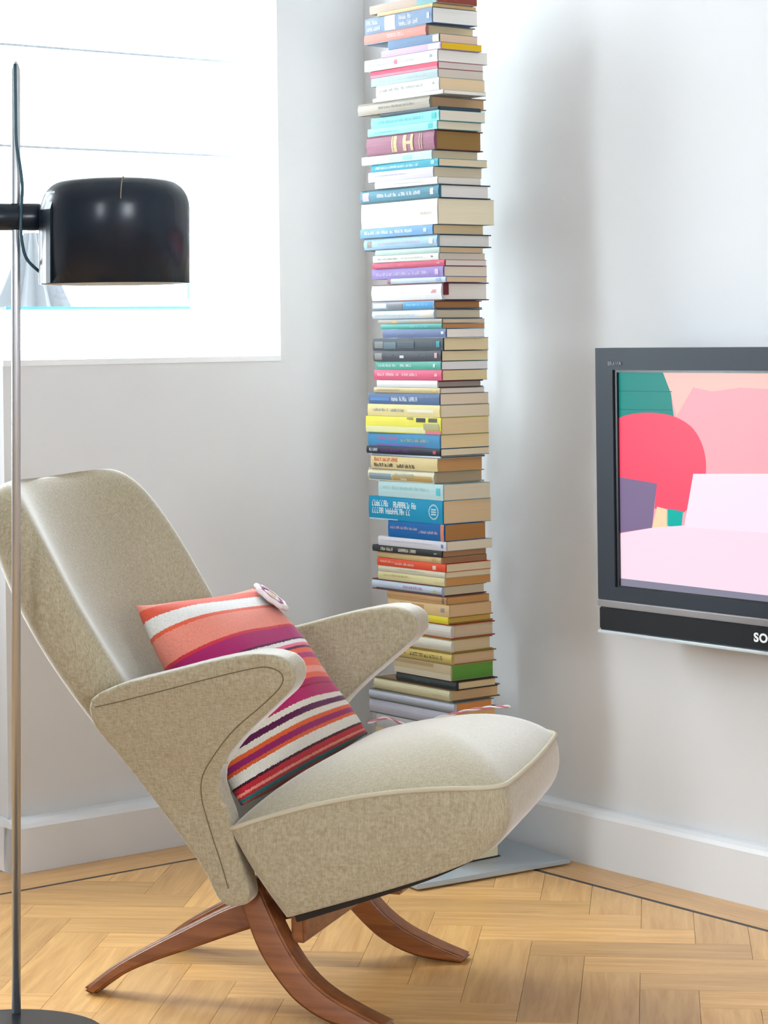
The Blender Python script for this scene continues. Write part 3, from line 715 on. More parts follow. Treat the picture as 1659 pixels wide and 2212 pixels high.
BOOKS = [
    (0.593, 1.7845, 1.8030, 0.225, 0.110, (214,190,172), (128,58,50), None, [('k',.72,1,0,1,(150,200,205))], 'beige-spined book with dark red page edges, topmost of the tower'),
    (0.581, 1.7770, 1.7845, 0.183, 0.119, (244,232,160), (196,164,120), None, [('k',0,.97,0,.45,(248,198,150))], 'thin yellow and peach book under the topmost book of the tower'),
    (0.578, 1.7450, 1.7770, 0.227, 0.123, (140,165,200), (222,220,216), None, [('k',.30,.46,0,1,(226,222,220)),('t',.03,.24,.14,.44,(238,242,246)),('t',.03,.22,.54,.84,(238,242,246)),('t',.52,.72,.55,.85,(238,242,246)),('t',.52,.80,.14,.44,(238,242,246)),('k',.93,.97,.3,.7,(210,220,235))], 'thick grey-blue book with a white band and white lettering near the tower top'),
    (0.557, 1.7205, 1.7450, 0.203, 0.138, (252,160,146), (210,190,150), (150,165,185), [('t',.38,.68,.35,.65,(255,235,228))], 'salmon pink book right under the thick grey-blue banded book'),
    (0.600, 1.7025, 1.7205, 0.165, 0.106, (120,150,188), (206,180,156), None, [('k',.88,1,.1,.9,(244,226,212))], 'short steel-blue book between the salmon pink and lilac books'),
    (0.605, 1.6880, 1.7025, 0.193, 0.113, (226,196,226), (212,172,26), None, [('k',.8,.98,.1,.9,(240,232,238))], 'lilac book with mustard yellow page edges'),
    (0.594, 1.6635, 1.6880, 0.241, 0.137, (244,244,244), (222,218,212), None, [('t',.08,.72,.40,.55,(214,214,222)),('k',.42,.46,.3,.7,(246,130,160)),('t',.9,.95,.4,.7,(200,200,210))], 'white book with a small pink mark, below the mustard-edged lilac book'),
    (0.594, 1.6490, 1.6635, 0.225, 0.123, (236,70,104), (196,186,180), None, [('k',0,1,0,.35,(250,150,176))], 'thin red and pink book below the white one with a pink mark'),
    (0.594, 1.6305, 1.6490, 0.224, 0.123, (190,210,214), (196,184,172), None, [('t',.1,.9,.4,.6,(232,240,240))], 'pale grey-green book under the thin red and pink one'),
    (0.598, 1.6045, 1.6305, 0.210, 0.124, (242,238,228), (212,188,152), None, [('t',.06,.76,.45,.7,(196,196,196)),('t',.90,.95,.5,.7,(190,190,200))], 'cream book with faint grey lettering above the thin white book'),
    (0.611, 1.5960, 1.6045, 0.229, 0.118, (246,244,240), (218,214,206), None, [], 'thin white book resting on the beige hardback that sticks out left'),
    (0.566, 1.5715, 1.5960, 0.238, 0.157, (196,186,172), (180,148,112), (176,164,148), [('t',.3,.8,.4,.6,(150,140,130))], 'beige-grey hardback sticking out furthest to the left near the top'),
    (0.595, 1.5640, 1.5715, 0.193, 0.116, (40,62,80), (52,70,84), None, [], 'very thin dark navy slab painted as lower cover and shadow of the beige-grey protruding hardback'),  # dark slab in place of the lower cover and shadow of the hardback above
    (0.597, 1.5420, 1.5640, 0.230, 0.124, (140,226,228), (208,200,186), None, [('t',.1,.78,.35,.65,(110,200,208)),('k',.90,.96,.2,.8,(70,205,205))], 'aqua book with darker print, upper of the aqua pair'),
    (0.590, 1.5250, 1.5420, 0.233, 0.120, (160,236,236), (206,194,172), None, [('t',.1,.46,.3,.5,(120,210,215)),('k',.88,.94,.15,.8,(70,205,205))], 'aqua book on top of the mauve hardback, lower of the aqua pair'),
    (0.580, 1.4830, 1.5250, 0.223, 0.135, (172,108,132), (140,108,60), (110,56,64), [('k',.38,.40,.1,.9,(226,200,150)),('k',.41,.46,.1,.9,(226,200,150)),('k',.55,.60,.1,.9,(228,204,156)),('k',.60,.66,.42,.58,(228,204,156)),('k',.66,.70,.1,.9,(228,204,156)),('k',.79,.80,.1,.9,(226,200,150)),('k',.82,.83,.1,.9,(226,200,150))], 'mauve hardback with gold bands and a gold H on its spine'),
    (0.572, 1.4650, 1.4830, 0.232, 0.126, (206,240,242), (196,180,148), None, [('k',.2,.4,.2,.7,(240,252,252)),('k',.6,.72,.2,.7,(170,226,240))], 'very pale cyan book beneath the mauve gold-lettered hardback'),
    (0.592, 1.4490, 1.4650, 0.224, 0.133, (42,172,196), (202,186,158), None, [('t',.06,.72,.3,.65,(226,246,250)),('k',.9,.95,.3,.8,(160,226,236))], 'thin bright teal book above the pale lilac one'),
    (0.576, 1.4275, 1.4490, 0.215, 0.133, (224,216,226), (204,190,164), None, [('t',.1,.6,.5,.65,(196,190,214))], 'pale lilac book just under the thin bright teal one'),
    (0.589, 1.4125, 1.4275, 0.204, 0.120, (240,238,230), (206,200,192), None, [('t',.3,.8,.4,.6,(220,220,216))], 'narrow cream book on the teal-blue hardback'),
    (0.592, 1.3830, 1.4125, 0.261, 0.142, (74,140,162), (212,208,204), (44,74,88), [('k',.03,.11,.2,.8,(226,190,206)),('t',.22,.78,.38,.64,(226,238,244)),('k',.90,.94,.3,.75,(244,248,250))], 'teal-blue hardback with white title above the thickest cream book'),
    (0.588, 1.3300, 1.3830, 0.259, 0.153, (246,240,226), (212,202,176), None, [('t',.78,.95,.4,.55,(224,220,206))], 'thickest book of the tower, cream white with beige pages'),
    (0.572, 1.3100, 1.3300, 0.243, 0.138, (112,166,216), (204,182,142), None, [('t',.06,.74,.35,.7,(230,240,250)),('k',.88,.92,.3,.7,(220,234,248))], 'sky-blue book directly under the thickest cream book'),
    (0.585, 1.2825, 1.3100, 0.249, 0.147, (164,200,230), (206,202,196), (60,78,92), [('k',.05,.11,.25,.75,(150,140,130)),('t',.2,.78,.42,.6,(214,190,210)),('k',.90,.95,.3,.75,(240,246,250))], 'light blue hardback with dark board edges in the upper middle'),
    (0.593, 1.2710, 1.2825, 0.209, 0.120, (192,214,206), (186,158,122), None, [], 'thin pale sage book beneath the light blue hardback'),
    (0.590, 1.2565, 1.2710, 0.215, 0.128, (236,234,226), (198,188,172), None, [('t',.08,.40,.35,.6,(150,150,150)),('t',.44,.78,.4,.6,(190,190,190)),('k',.89,.92,.4,.65,(110,110,110))], 'white book with grey lettering on top of the crimson one'),
    (0.609, 1.2435, 1.2565, 0.240, 0.114, (206,62,98), (200,192,182), None, [('t',.05,.46,.3,.55,(232,140,160)),('k',.90,.94,.4,.6,(232,140,160))], 'thin crimson book above the purple one'),
    (0.604, 1.2215, 1.2435, 0.241, 0.118, (146,120,190), (206,194,176), None, [('t',.06,.82,.3,.6,(206,190,230)),('k',.89,.94,.25,.75,(206,180,230))], 'purple book with pale lettering under the crimson one'),
    (0.612, 1.2100, 1.2215, 0.189, 0.113, (196,208,224), (196,172,140), None, [('k',0,.06,0,1,(150,90,110)),('k',.84,.92,.2,.8,(150,180,220))], 'narrow pale blue book on the white hardback with maroon boards'),
    (0.597, 1.1730, 1.2100, 0.231, 0.130, (246,246,248), (212,206,198), (132,60,62), [('t',.86,.94,.42,.62,(240,130,140))], 'white hardback with maroon boards and a dark red ribbon tab'),
    (0.574, 1.1565, 1.1730, 0.207, 0.130, (150,160,168), (166,118,72), (126,140,158), [('k',.52,.98,.05,.9,(40,150,214)),('t',.56,.9,.4,.7,(150,210,240)),('k',.02,.24,.2,.8,(206,216,224)),('k',.26,.50,.1,.7,(120,120,128))], 'grey book with a bright blue panel below the maroon-boarded hardback'),
    (0.572, 1.1355, 1.1565, 0.207, 0.132, (224,232,236), (196,182,156), (96,116,136), [('t',.05,.72,.35,.6,(190,210,224)),('k',.78,.97,.1,.9,(240,236,222))], 'white and pale blue hardback with slate boards'),
    (0.598, 1.1260, 1.1355, 0.212, 0.116, (176,164,150), (192,172,146), None, [('k',.22,.30,.2,.7,(224,176,96)),('k',.32,.5,.2,.8,(150,170,170))], 'thin mottled grey-beige book above the thin sea-green one'),
    (0.597, 1.1150, 1.1260, 0.202, 0.117, (72,168,158), (178,126,82), None, [('t',.48,.8,.3,.6,(130,210,214))], 'thin sea-green book with brown pages'),
    (0.610, 1.0965, 1.1150, 0.208, 0.105, (98,114,158), (212,206,198), None, [('t',.1,.55,.4,.6,(130,146,190)),('k',.93,.97,.4,.7,(226,230,244))], 'slate-blue book above the two black ones'),
    (0.601, 1.0700, 1.0965, 0.232, 0.124, (50,62,72), (206,188,150), None, [('k',.03,.15,.2,.75,(130,130,128)),('k',.16,.34,.15,.7,(92,112,124)),('k',.36,.6,.2,.8,(66,80,92)),('k',.91,.96,.25,.75,(30,150,160))], 'black mottled book with a teal mark, upper of the black pair'),
    (0.594, 1.0480, 1.0700, 0.224, 0.128, (58,62,70), (204,188,152), None, [('k',.02,.13,.15,.8,(140,136,132)),('t',.2,.82,.45,.65,(96,100,110)),('k',.40,.46,.3,.55,(220,226,230)),('k',.91,.95,.3,.8,(206,170,176))], 'black marbled book with a pale mark, lower of the black pair'),
    (0.593, 1.0300, 1.0480, 0.219, 0.126, (82,172,152), (206,204,204), None, [('t',.04,.34,.35,.65,(196,234,224)),('t',.38,.58,.35,.65,(214,242,234)),('k',.89,.92,.3,.7,(200,236,226))], 'sea-green book with white lettering above the pink one'),
    (0.595, 1.0080, 1.0300, 0.227, 0.123, (226,88,122), (198,182,140), None, [('t',.05,.38,.42,.70,(250,200,210)),('t',.42,.66,.42,.70,(250,200,210)),('k',.90,.94,.4,.65,(250,180,180))], 'pink book with pale lettering in the tower middle'),
    (0.581, 0.9930, 1.0080, 0.205, 0.123, (238,236,232), (158,146,136), (110,104,104), [], 'white book under the pink one'),
    (0.589, 0.9815, 0.9930, 0.217, 0.122, (216,196,146), (196,188,180), None, [('k',.05,.4,.3,.7,(186,166,130)),('k',.9,.95,.3,.7,(236,214,120))], 'thin tan book on the steel-blue lettered one'),
    (0.587, 0.9575, 0.9815, 0.236, 0.134, (92,116,158), (204,188,164), None, [('t',.33,.70,.28,.66,(226,232,240)),('k',.03,.30,.3,.6,(96,146,206)),('t',.72,.97,.6,.75,(130,150,186))], 'steel-blue book with a white title above the pale yellow one'),
    (0.588, 0.9320, 0.9575, 0.240, 0.136, (246,226,158), (204,190,164), None, [('t',.08,.30,.42,.66,(150,160,176)),('t',.33,.52,.38,.62,(150,160,176)),('k',.56,.92,.36,.64,(250,242,214))], 'pale yellow book with grey-blue lettering'),
    (0.591, 0.8970, 0.9320, 0.247, 0.132, (246,234,86), (204,182,142), None, [('k',0,.8,.06,.4,(250,248,190)),('k',.68,.80,.70,.95,(60,58,66)),('k',.84,.95,.72,.95,(90,88,80)),('k',.78,.98,.26,.62,(190,186,140)),('k',.80,1,0,.22,(244,140,150)),('k',.56,.64,.86,.97,(150,146,90))], 'bright yellow book with black marks and a pink corner'),
    (0.587, 0.8680, 0.8970, 0.240, 0.134, (74,150,198), (206,184,140), None, [('t',.14,.44,.5,.74,(196,110,170)),('t',.47,.86,.4,.62,(190,196,160)),('k',.1,.8,.06,.18,(140,110,190))], 'blue book with pink and olive lettering below the bright yellow one'),
    (0.587, 0.8525, 0.8680, 0.242, 0.135, (46,46,60), (204,190,160), None, [('t',.04,.18,.3,.72,(214,220,230)),('t',.21,.62,.3,.66,(120,60,150)),('k',.91,.95,.25,.7,(214,90,100))], 'black book with white and violet lettering'),
    (0.588, 0.8475, 0.8525, 0.231, 0.120, (206,220,230), (70,66,66), None, [], 'very thin pale blue book beneath the violet-lettered black one'),
    (0.578, 0.8205, 0.8475, 0.221, 0.122, (238,214,156), (176,132,84), None, [('t',.05,.46,.60,.90,(226,104,70)),('t',.05,.36,.16,.44,(90,80,70)),('t',.40,.68,.14,.42,(90,80,70))], 'cream book with a red line of lettering over a black one'),
    (0.566, 0.7950, 0.8205, 0.222, 0.137, (232,222,190), (166,146,116), (206,196,170), [('k',.02,.36,0,.6,(156,176,186)),('k',.38,.97,0,.55,(214,178,112)),('t',.42,.72,.45,.7,(170,190,180)),('k',.5,.6,.12,.3,(240,224,190))], 'cream rounded-spine book with grey and gold panels'),
    (0.595, 0.7615, 0.7950, 0.218, 0.127, (200,230,230), (192,180,156), None, [('t',.08,.82,.5,.72,(170,214,218)),('k',.90,.96,.3,.75,(90,204,220))], 'pale aqua book on top of the thick bright cyan one'),
    (0.593, 0.7130, 0.7615, 0.243, 0.133, (8,152,194), (192,166,130), None, [('t',.05,.30,.58,.84,(236,248,252)),('t',.34,.66,.56,.82,(236,248,252)),('t',.05,.60,.26,.52,(236,248,252)),('ring',.82,.95,.2,.8,(190,230,240)),('k',.0,.4,0,.05,(190,230,240))], 'thick bright cyan book with two white lines and a round emblem'),
    (0.597, 0.6780, 0.7130, 0.183, 0.113, (8,104,176), (150,104,56), None, [('t',.04,.55,.52,.68,(206,180,200)),('t',.56,.90,.38,.54,(206,190,210)),('k',.94,1,0,1,(228,140,110))], 'royal blue book with brown pages under the thick cyan one'),
    (0.603, 0.6585, 0.6780, 0.221, 0.127, (230,226,232), (194,182,158), None, [('t',.06,.8,.5,.62,(206,202,214)),('k',.93,.96,.3,.7,(110,140,200))], 'pale grey-white book above the black one with cream title'),
    (0.589, 0.6445, 0.6585, 0.227, 0.122, (54,54,56), (150,112,78), None, [('t',.12,.32,.25,.75,(226,216,196)),('t',.38,.64,.25,.75,(226,216,196)),('k',.89,.93,.4,.6,(180,176,170))], 'black book with a cream title in the lower middle'),
    (0.586, 0.6320, 0.6445, 0.214, 0.124, (226,192,136), (146,104,72), None, [('k',.86,.93,.2,.8,(206,170,116))], 'thin tan book between the black and the orange-red ones'),
    (0.600, 0.6150, 0.6320, 0.226, 0.124, (246,88,52), (186,170,140), None, [('t',.05,.26,.45,.7,(250,190,170)),('t',.27,.58,.30,.62,(252,226,214)),('k',.82,.87,.2,.7,(252,220,206))], 'orange-red book with white lettering'),
    (0.598, 0.6030, 0.6150, 0.221, 0.124, (230,222,196), (190,172,140), None, [('t',.3,.7,.5,.75,(206,196,160))], 'thin cream book directly below the orange-red one'),
    (0.596, 0.5860, 0.6030, 0.219, 0.126, (236,224,170), (170,120,66), None, [('t',.08,.46,.5,.75,(206,190,120)),('k',.5,.86,.15,.5,(246,234,180))], 'pale yellow book with orange-brown pages'),
    (0.586, 0.5635, 0.5860, 0.231, 0.123, (206,218,234), (190,172,142), (124,66,66), [('t',.46,.74,.42,.66,(206,120,170)),('k',.06,1,0,.22,(110,122,132)),('k',.89,.93,.3,.55,(226,206,90))], 'pale blue glossy book with pink lettering, above the tan book behind the arm'),
    (0.601, 0.5485, 0.5635, 0.195, 0.117, (202,156,104), (172,124,72), None, [('k',.0,1,0,.3,(222,178,124)),('k',.93,.97,.1,.9,(146,120,90))], 'tan brown book just above the tip of the chair arm'),
    (0.610, 0.5240, 0.5485, 0.204, 0.114, (240,204,150), (180,148,108), None, [('k',.2,.6,.3,.8,(214,160,104)),('k',.87,.93,.35,.7,(160,160,164))], 'cream and orange book beside the tip of the chair arm'),
    (0.606, 0.5090, 0.5240, 0.197, 0.122, (246,226,60), (186,146,72), (196,160,70), [], 'yellow book above the white one with red boards'),
    (0.614, 0.4790, 0.5090, 0.195, 0.119, (240,234,224), (176,156,130), (190,92,58), [], 'white book with red board edges behind the chair arm'),
    (0.615, 0.4505, 0.4790, 0.197, 0.112, (242,236,218), (180,160,128), (178,146,62), [], 'cream white book under the one with red boards'),
    (0.615, 0.4255, 0.4505, 0.197, 0.121, (232,206,122), (180,150,116), (176,146,60), [('t',.06,.26,.42,.72,(70,66,56)),('t',.30,.88,.36,.66,(70,66,56)),('k',0,1,0,.14,(190,200,206))], 'mustard cream book with black lettering'),
    (0.613, 0.3940, 0.4255, 0.189, 0.113, (216,196,158), (80,128,46), None, [('k',0,.7,.72,.95,(190,160,116)),('k',0,1,0,.4,(232,220,194))], 'beige book with bright green page edges'),
    (0.628, 0.3755, 0.3940, 0.198, 0.113, (56,66,66), (190,166,126), (66,60,52), [('t',.3,.6,.4,.6,(96,106,104))], 'thin black hardback under the green-edged book'),
    (0.607, 0.3495, 0.3755, 0.253, 0.137, (234,226,188), (186,152,110), (150,120,84), [('t',.78,.92,.3,.5,(226,216,176))], 'cream yellow hardback jutting out to the left near the seat'),
    (0.621, 0.3300, 0.3495, 0.280, 0.110, (206,212,228), (182,116,58), (150,160,160), [], 'pale lilac-blue book with orange-brown pages under the jutting cream hardback'),
    (0.606, 0.2980, 0.3300, 0.269, 0.131, (208,208,224), (196,154,106), (120,124,120), [], 'lilac-blue book just above the edge of the seat'),
]
B0 = 0.237
PM = {}
def paper(col):
    k = 'paper_%d_%d_%d' % col
    if k in MATS: return MATS[k]
    m = bpy.data.materials.new(k); m.use_nodes = True; nt = m.node_tree; p = nt.nodes['Principled BSDF']
    tc = nt.nodes.new('ShaderNodeTexCoord'); mp = nt.nodes.new('ShaderNodeVectorMath'); mp.operation = 'MULTIPLY'; mp.inputs[1].default_value = (6, 6, 1400)
    nt.links.new(tc.outputs['Object'], mp.inputs[0])
    n = nt.nodes.new('ShaderNodeTexNoise'); n.inputs['Scale'].default_value = 1; n.inputs['Detail'].default_value = 1
    nt.links.new(mp.outputs[0], n.inputs['Vector'])
    mx = nt.nodes.new('ShaderNodeMix'); mx.data_type = 'RGBA'; c = lin(col)
    mx.inputs['A'].default_value = (*[min(.85, v*1.02) for v in c], 1); mx.inputs['B'].default_value = (*[min(.92, v*1.28) for v in c], 1)
    nt.links.new(n.outputs['Fac'], mx.inputs['Factor']); nt.links.new(mx.outputs['Result'], p.inputs['Base Color'])
    p.inputs['Roughness'].default_value = 0.9; MATS[k] = m; return m
INK = 0.50
def cover_mat(col): return mat('cover_%d_%d_%d' % tuple(col), tuple(v*INK for v in lin(col)), rough=0.6, spec=0.2, noise=0.03, nscale=60, linear=True)
def glyphs(L, s0, s1, h0, h1, T, rnd):
    """row of small letter-like strokes on a spine: rectangles (y0,y1,z0,z1); y runs along the spine"""
    z0, z1 = T*h0, T*h1; ch = z1-z0; out = []
    y = -L+L*s0; end = -L+L*s1
    cw = max(ch*0.62, 0.0028); st = max(cw*0.26, 0.0007); cnt = rnd.randint(4, 8)
    while y+cw < end:
        k = rnd.random()
        out.append((y, y+st, z0, z1 if k > 0.3 else z0+ch*0.72))
        if k > 0.25: out.append((y+cw*0.62, y+cw*0.62+st, z0, z1 if k > 0.7 else z0+ch*0.7))
        if k > 0.45: out.append((y+st, y+cw*0.62, z0+ch*0.42, z0+ch*0.58))
        if k < 0.55: out.append((y+st, y+cw*0.62, z0, z0+ch*0.17))
        if k > 0.65 or k < 0.2: out.append((y+st, y+cw*0.62, z1-ch*0.17, z1))
        y += cw; cnt -= 1
        if cnt == 0: y += cw*0.8; cnt = rnd.randint(3, 8)
    return out
def make_book(a, z0, z1, L, W, spine, page, board, marks, label, group, seed):
    """local x = towards the spine (B), local y = towards the viewer (A); the near spine corner is the origin corner"""
    rnd = random.Random(seed)
    T = z1-z0-0.0004
    yaw = math.radians(rnd.uniform(-0.9, 0.9))
    r = empty('book', RW(a, B0, z0), ROOM_ROT+yaw, label, 'book', group)
    ct = 0.0022 if board else 0.0009
    ct = min(ct, T*0.22)
    ov = 0.0035 if board else 0.0
    cm = cover_mat(spine); bm_ = cover_mat(board) if board else cm
    rounded = 0.0
    if board and T > 0.018: rounded = 0.0045
    # cover = boards + spine, one skin
    V, Fc = boxes_vf([(-W, -0.002, -L, 0, 0, ct), (-W, -0.002, -L, 0, T-ct, T)])
    cov = mesh_obj('cover', V, Fc, bm_, r)
    # spine strip (slightly rounded on hardbacks)
    n = 7; prof = []
    for i in range(n):
        t = i/(n-1); prof.append((0.0 - 0.0012*(1-math.sin(math.pi*t)) if not rounded else rounded*(math.sin(math.pi*t)-1)*0.9, T*t))
    Vs, Fs = [], []
    for y in (-L, 0):
        for x, z in prof: Vs.append((x, y, z))
        for x, z in prof: Vs.append((-0.004-rounded, y, z))
    for i in range(n-1):
        Fs += [(i, i+1, 2*n+i+1, 2*n+i), (n+i, n+i+1, 3*n+i+1, 3*n+i), (i, i+1, n+i+1, n+i), (2*n+i, 2*n+i+1, 3*n+i+1, 3*n+i)]
    Fs += [(0, n, 3*n, 2*n), (n-1, 2*n-1, 4*n-1, 3*n-1)]
    spn = mesh_obj('spine', Vs, Fs, cm, r)
    # page block
    py0, py1 = -L+ov+0.0005, -ov-0.0003
    V, Fc = box_vf(-W+ov+0.0005, -0.004, py0, py1, ct, T-ct)
    mesh_obj('page_block', V, Fc, paper(page), r)
    # printed marks on the spine
    by = {}
    for mi, mk in enumerate(marks):
        kind, s0, s1, h0, h1, c = mk
        key = c
        c = (c, mi if kind == 'k' else kind)
        by.setdefault(c, [])
        if kind == 'k': by[c].append((-L+L*s0, -L+L*s1, T*h0, T*h1))
        elif kind == 't': by[c] += glyphs(L, s0, s1, h0, h1, T, rnd)
        elif kind == 'ring':
            cy = -L+L*(s0+s1)/2; cz = T*(h0+h1)/2; rr = T*(h1-h0)/2
            for i in range(20):
                an = 2*math.pi*i/20
                by[c].append((cy+rr*math.cos(an)-0.0018, cy+rr*math.cos(an)+0.0018, cz+rr*math.sin(an)-0.0018, cz+rr*math.sin(an)+0.0018))
            for q in (-0.35, 0.0, 0.35): by[c].append((cy-rr*0.55, cy+rr*0.55, cz+rr*q-0.0016, cz+rr*q+0.0016))
    def px(z):
        t = min(1, max(0, z/T)); s = math.sin(math.pi*t)
        return (0.0-0.0012*(1-s)) if not rounded else rounded*(s-1)*0.9
    lift = 0.00025
    for j, ((c, tagk), rects) in enumerate(by.items()):
        if not rects: continue
        Vm, Fm = [], []
        for (ya, yb, za, zb) in rects:
            ya, yb = max(ya, -L), min(yb, 0); m_ = max(2, int(6*(zb-za)/T)+1)
            for q in range(m_):
                z = za+(zb-za)*q/(m_-1)
                Vm += [(px(z)+lift, ya, z), (px(z)+lift, yb, z)]
                if q:
                    k = len(Vm)-4; Fm.append((k, k+1, k+3, k+2))
        lift += 0.0002
        nm = 'spine_panel' if isinstance(tagk, int) else ('emblem' if tagk == 'ring' else 'lettering')
        mk_o = mesh_obj(nm, Vm, Fm, mat('print_%d_%d_%d' % c, tuple(v*INK for v in lin(c)), rough=0.6, spec=0.2, linear=True), spn, recalc=False)
        if nm != 'spine_panel': mk_o['kind'] = 'stuff'
    return r
book_roots = []
for i, bk in enumerate(BOOKS):
    a, z0, z1, L, W, spine, page, board, marks, label = bk
    book_roots.append(make_book(a, z0, z1, L, W, spine, page, board, marks, label, 'books stacked in the corner tower', 100+i))
# ribbon tab on the maroon-boarded white hardback
rb = book_roots[29]
h30 = BOOKS[29][2]-BOOKS[29][1]
box('ribbon_tab', (-0.020, -0.006, -0.003, 0.0012, h30*0.30, h30*0.93), mat('ribbon_red', (104, 26, 44), rough=0.7), rb)
# the low part of the tower, between the seat edge and the base plate
lowz = [0.013, 0.050, 0.078, 0.100, 0.131, 0.155, 0.187, 0.212, 0.246, 0.270, BOOKS[-1][1]]
lowc = [(236, 226, 190), (206, 206, 210), (170, 120, 100), (226, 214, 180), (120, 140, 170), (232, 232, 226), (200, 170, 130), (150, 170, 160), (226, 200, 150), (210, 210, 214)]
lowl = [0.205, 0.22, 0.21, 0.23, 0.22, 0.235, 0.21, 0.225, 0.23, 0.24]
for i in range(10):
    lab = 'cream book lying on the base plate, lowest of the tower' if i == 0 else 'book in the low part of the tower hidden behind the armchair seat'
    make_book(0.600-0.006*(i % 3), lowz[i], lowz[i+1], lowl[i], 0.140 if i == 0 else 0.125+0.006*(i % 3), lowc[i], (206, 194, 160), (60, 62, 64) if i == 0 else None, [], lab, 'books stacked in the corner tower', 300+i)

# ------------------------------------------------------------------ striped cushion in the armchair
def stripes_mat():
    m = bpy.data.materials.new('striped_knit'); m.use_nodes = True; nt = m.node_tree; p = nt.nodes['Principled BSDF']
    at = nt.nodes.new('ShaderNodeAttribute'); at.attribute_name = 'stripe'
    r = nt.nodes.new('ShaderNodeValToRGB'); r.color_ramp.interpolation = 'CONSTANT'
    S, C_, W2, M2, P2, D2, R2, O2, T2 = (240, 150, 132), (232, 100, 72), (236, 234, 230), (176, 40, 108), (92, 24, 72), (70, 20, 40), (196, 44, 54), (222, 96, 48), (10, 132, 132)
    ST = [(0, S), (.035, (228, 96, 74)), (.085, W2), (.155, C_), (.175, (240, 146, 128)), (.30, (214, 56, 70)), (.315, M2), (.395, P2), (.408, W2), (.43, (236, 110, 140)), (.45, P2),
          (.465, C_), (.50, M2), (.53, C_), (.575, S), (.61, C_), (.64, (180, 30, 92)), (.665, (140, 16, 60)), (.675, (182, 34, 98)), (.73, (226, 218, 204)), (.755, P2), (.783, (226, 218, 204)), (.812, O2), (.83, (150, 36, 100)),
          (.858, O2), (.875, (230, 224, 212)), (.92, D2), (.93, R2), (.955, S), (.966, R2), (.98, T2), (.99, C_)]
    els = r.color_ramp.elements
    while len(els) > 1: els.remove(els[-1])
    for i, (t, c) in enumerate(ST):
        e = els[0] if i == 0 else els.new(t)
        e.position = t; e.color = (*lin(c), 1)
    tc = nt.nodes.new('ShaderNodeTexCoord'); nz = nt.nodes.new('ShaderNodeTexNoise'); nz.inputs['Scale'].default_value = 420; nz.inputs['Detail'].default_value = 1
    nt.links.new(tc.outputs['Object'], nz.inputs['Vector'])
    ma = nt.nodes.new('ShaderNodeMath'); ma.operation = 'MULTIPLY_ADD'; ma.inputs[1].default_value = 0.012
    sub = nt.nodes.new('ShaderNodeMath'); sub.operation = 'SUBTRACT'; sub.inputs[1].default_value = 0.006
    nt.links.new(nz.outputs['Fac'], ma.inputs[0]); nt.links.new(at.outputs['Fac'], ma.inputs[2]); nt.links.new(ma.outputs[0], sub.inputs[0])
    nt.links.new(sub.outputs[0], r.inputs['Fac'])
    hv = nt.nodes.new('ShaderNodeHueSaturation'); mr = nt.nodes.new('ShaderNodeMapRange'); mr.inputs['To Min'].default_value = 0.72; mr.inputs['To Max'].default_value = 1.12
    nt.links.new(nz.outputs['Fac'], mr.inputs['Value']); nt.links.new(mr.outputs[0], hv.inputs['Value']); nt.links.new(r.outputs['Color'], hv.inputs['Color'])
    nt.links.new(hv.outputs['Color'], p.inputs['Base Color'])
    p.inputs['Roughness'].default_value = 0.9; p.inputs['Sheen Weight'].default_value = 0.2; p.inputs['Specular IOR Level'].default_value = 0.2
    w = nt.nodes.new('ShaderNodeTexWave'); w.inputs['Scale'].default_value = 90; w.bands_direction = 'Y'
    cmb = nt.nodes.new('ShaderNodeCombineXYZ'); nt.links.new(at.outputs['Fac'], cmb.inputs['Y']); nt.links.new(cmb.outputs[0], w.inputs['Vector'])
    b = nt.nodes.new('ShaderNodeBump'); b.inputs['Strength'].default_value = 0.25; b.inputs['Distance'].default_value = 0.001
    nt.links.new(w.outputs['Fac'], b.inputs['Height']); nt.links.new(b.outputs['Normal'], p.inputs['Normal'])
    return m
CHM = Matrix.Translation(chair.location) @ Matrix.Rotation(-TH, 4, 'Z')
def CH(u, w, z): return CHM @ Vector((u, w, z))
cBL, cBR, cTL, cTR = CH(0.296, -0.190, 0.338), CH(0.378, 0.200, 0.394), CH(0.094, -0.152, 0.655), CH(0.166, 0.200, 0.648)
cush = empty('cushion', (cBL+cBR)/2, 0, 'striped knitted cushion in coral, magenta and cream lying in the armchair', 'cushion')
org = Vector(cush.location)
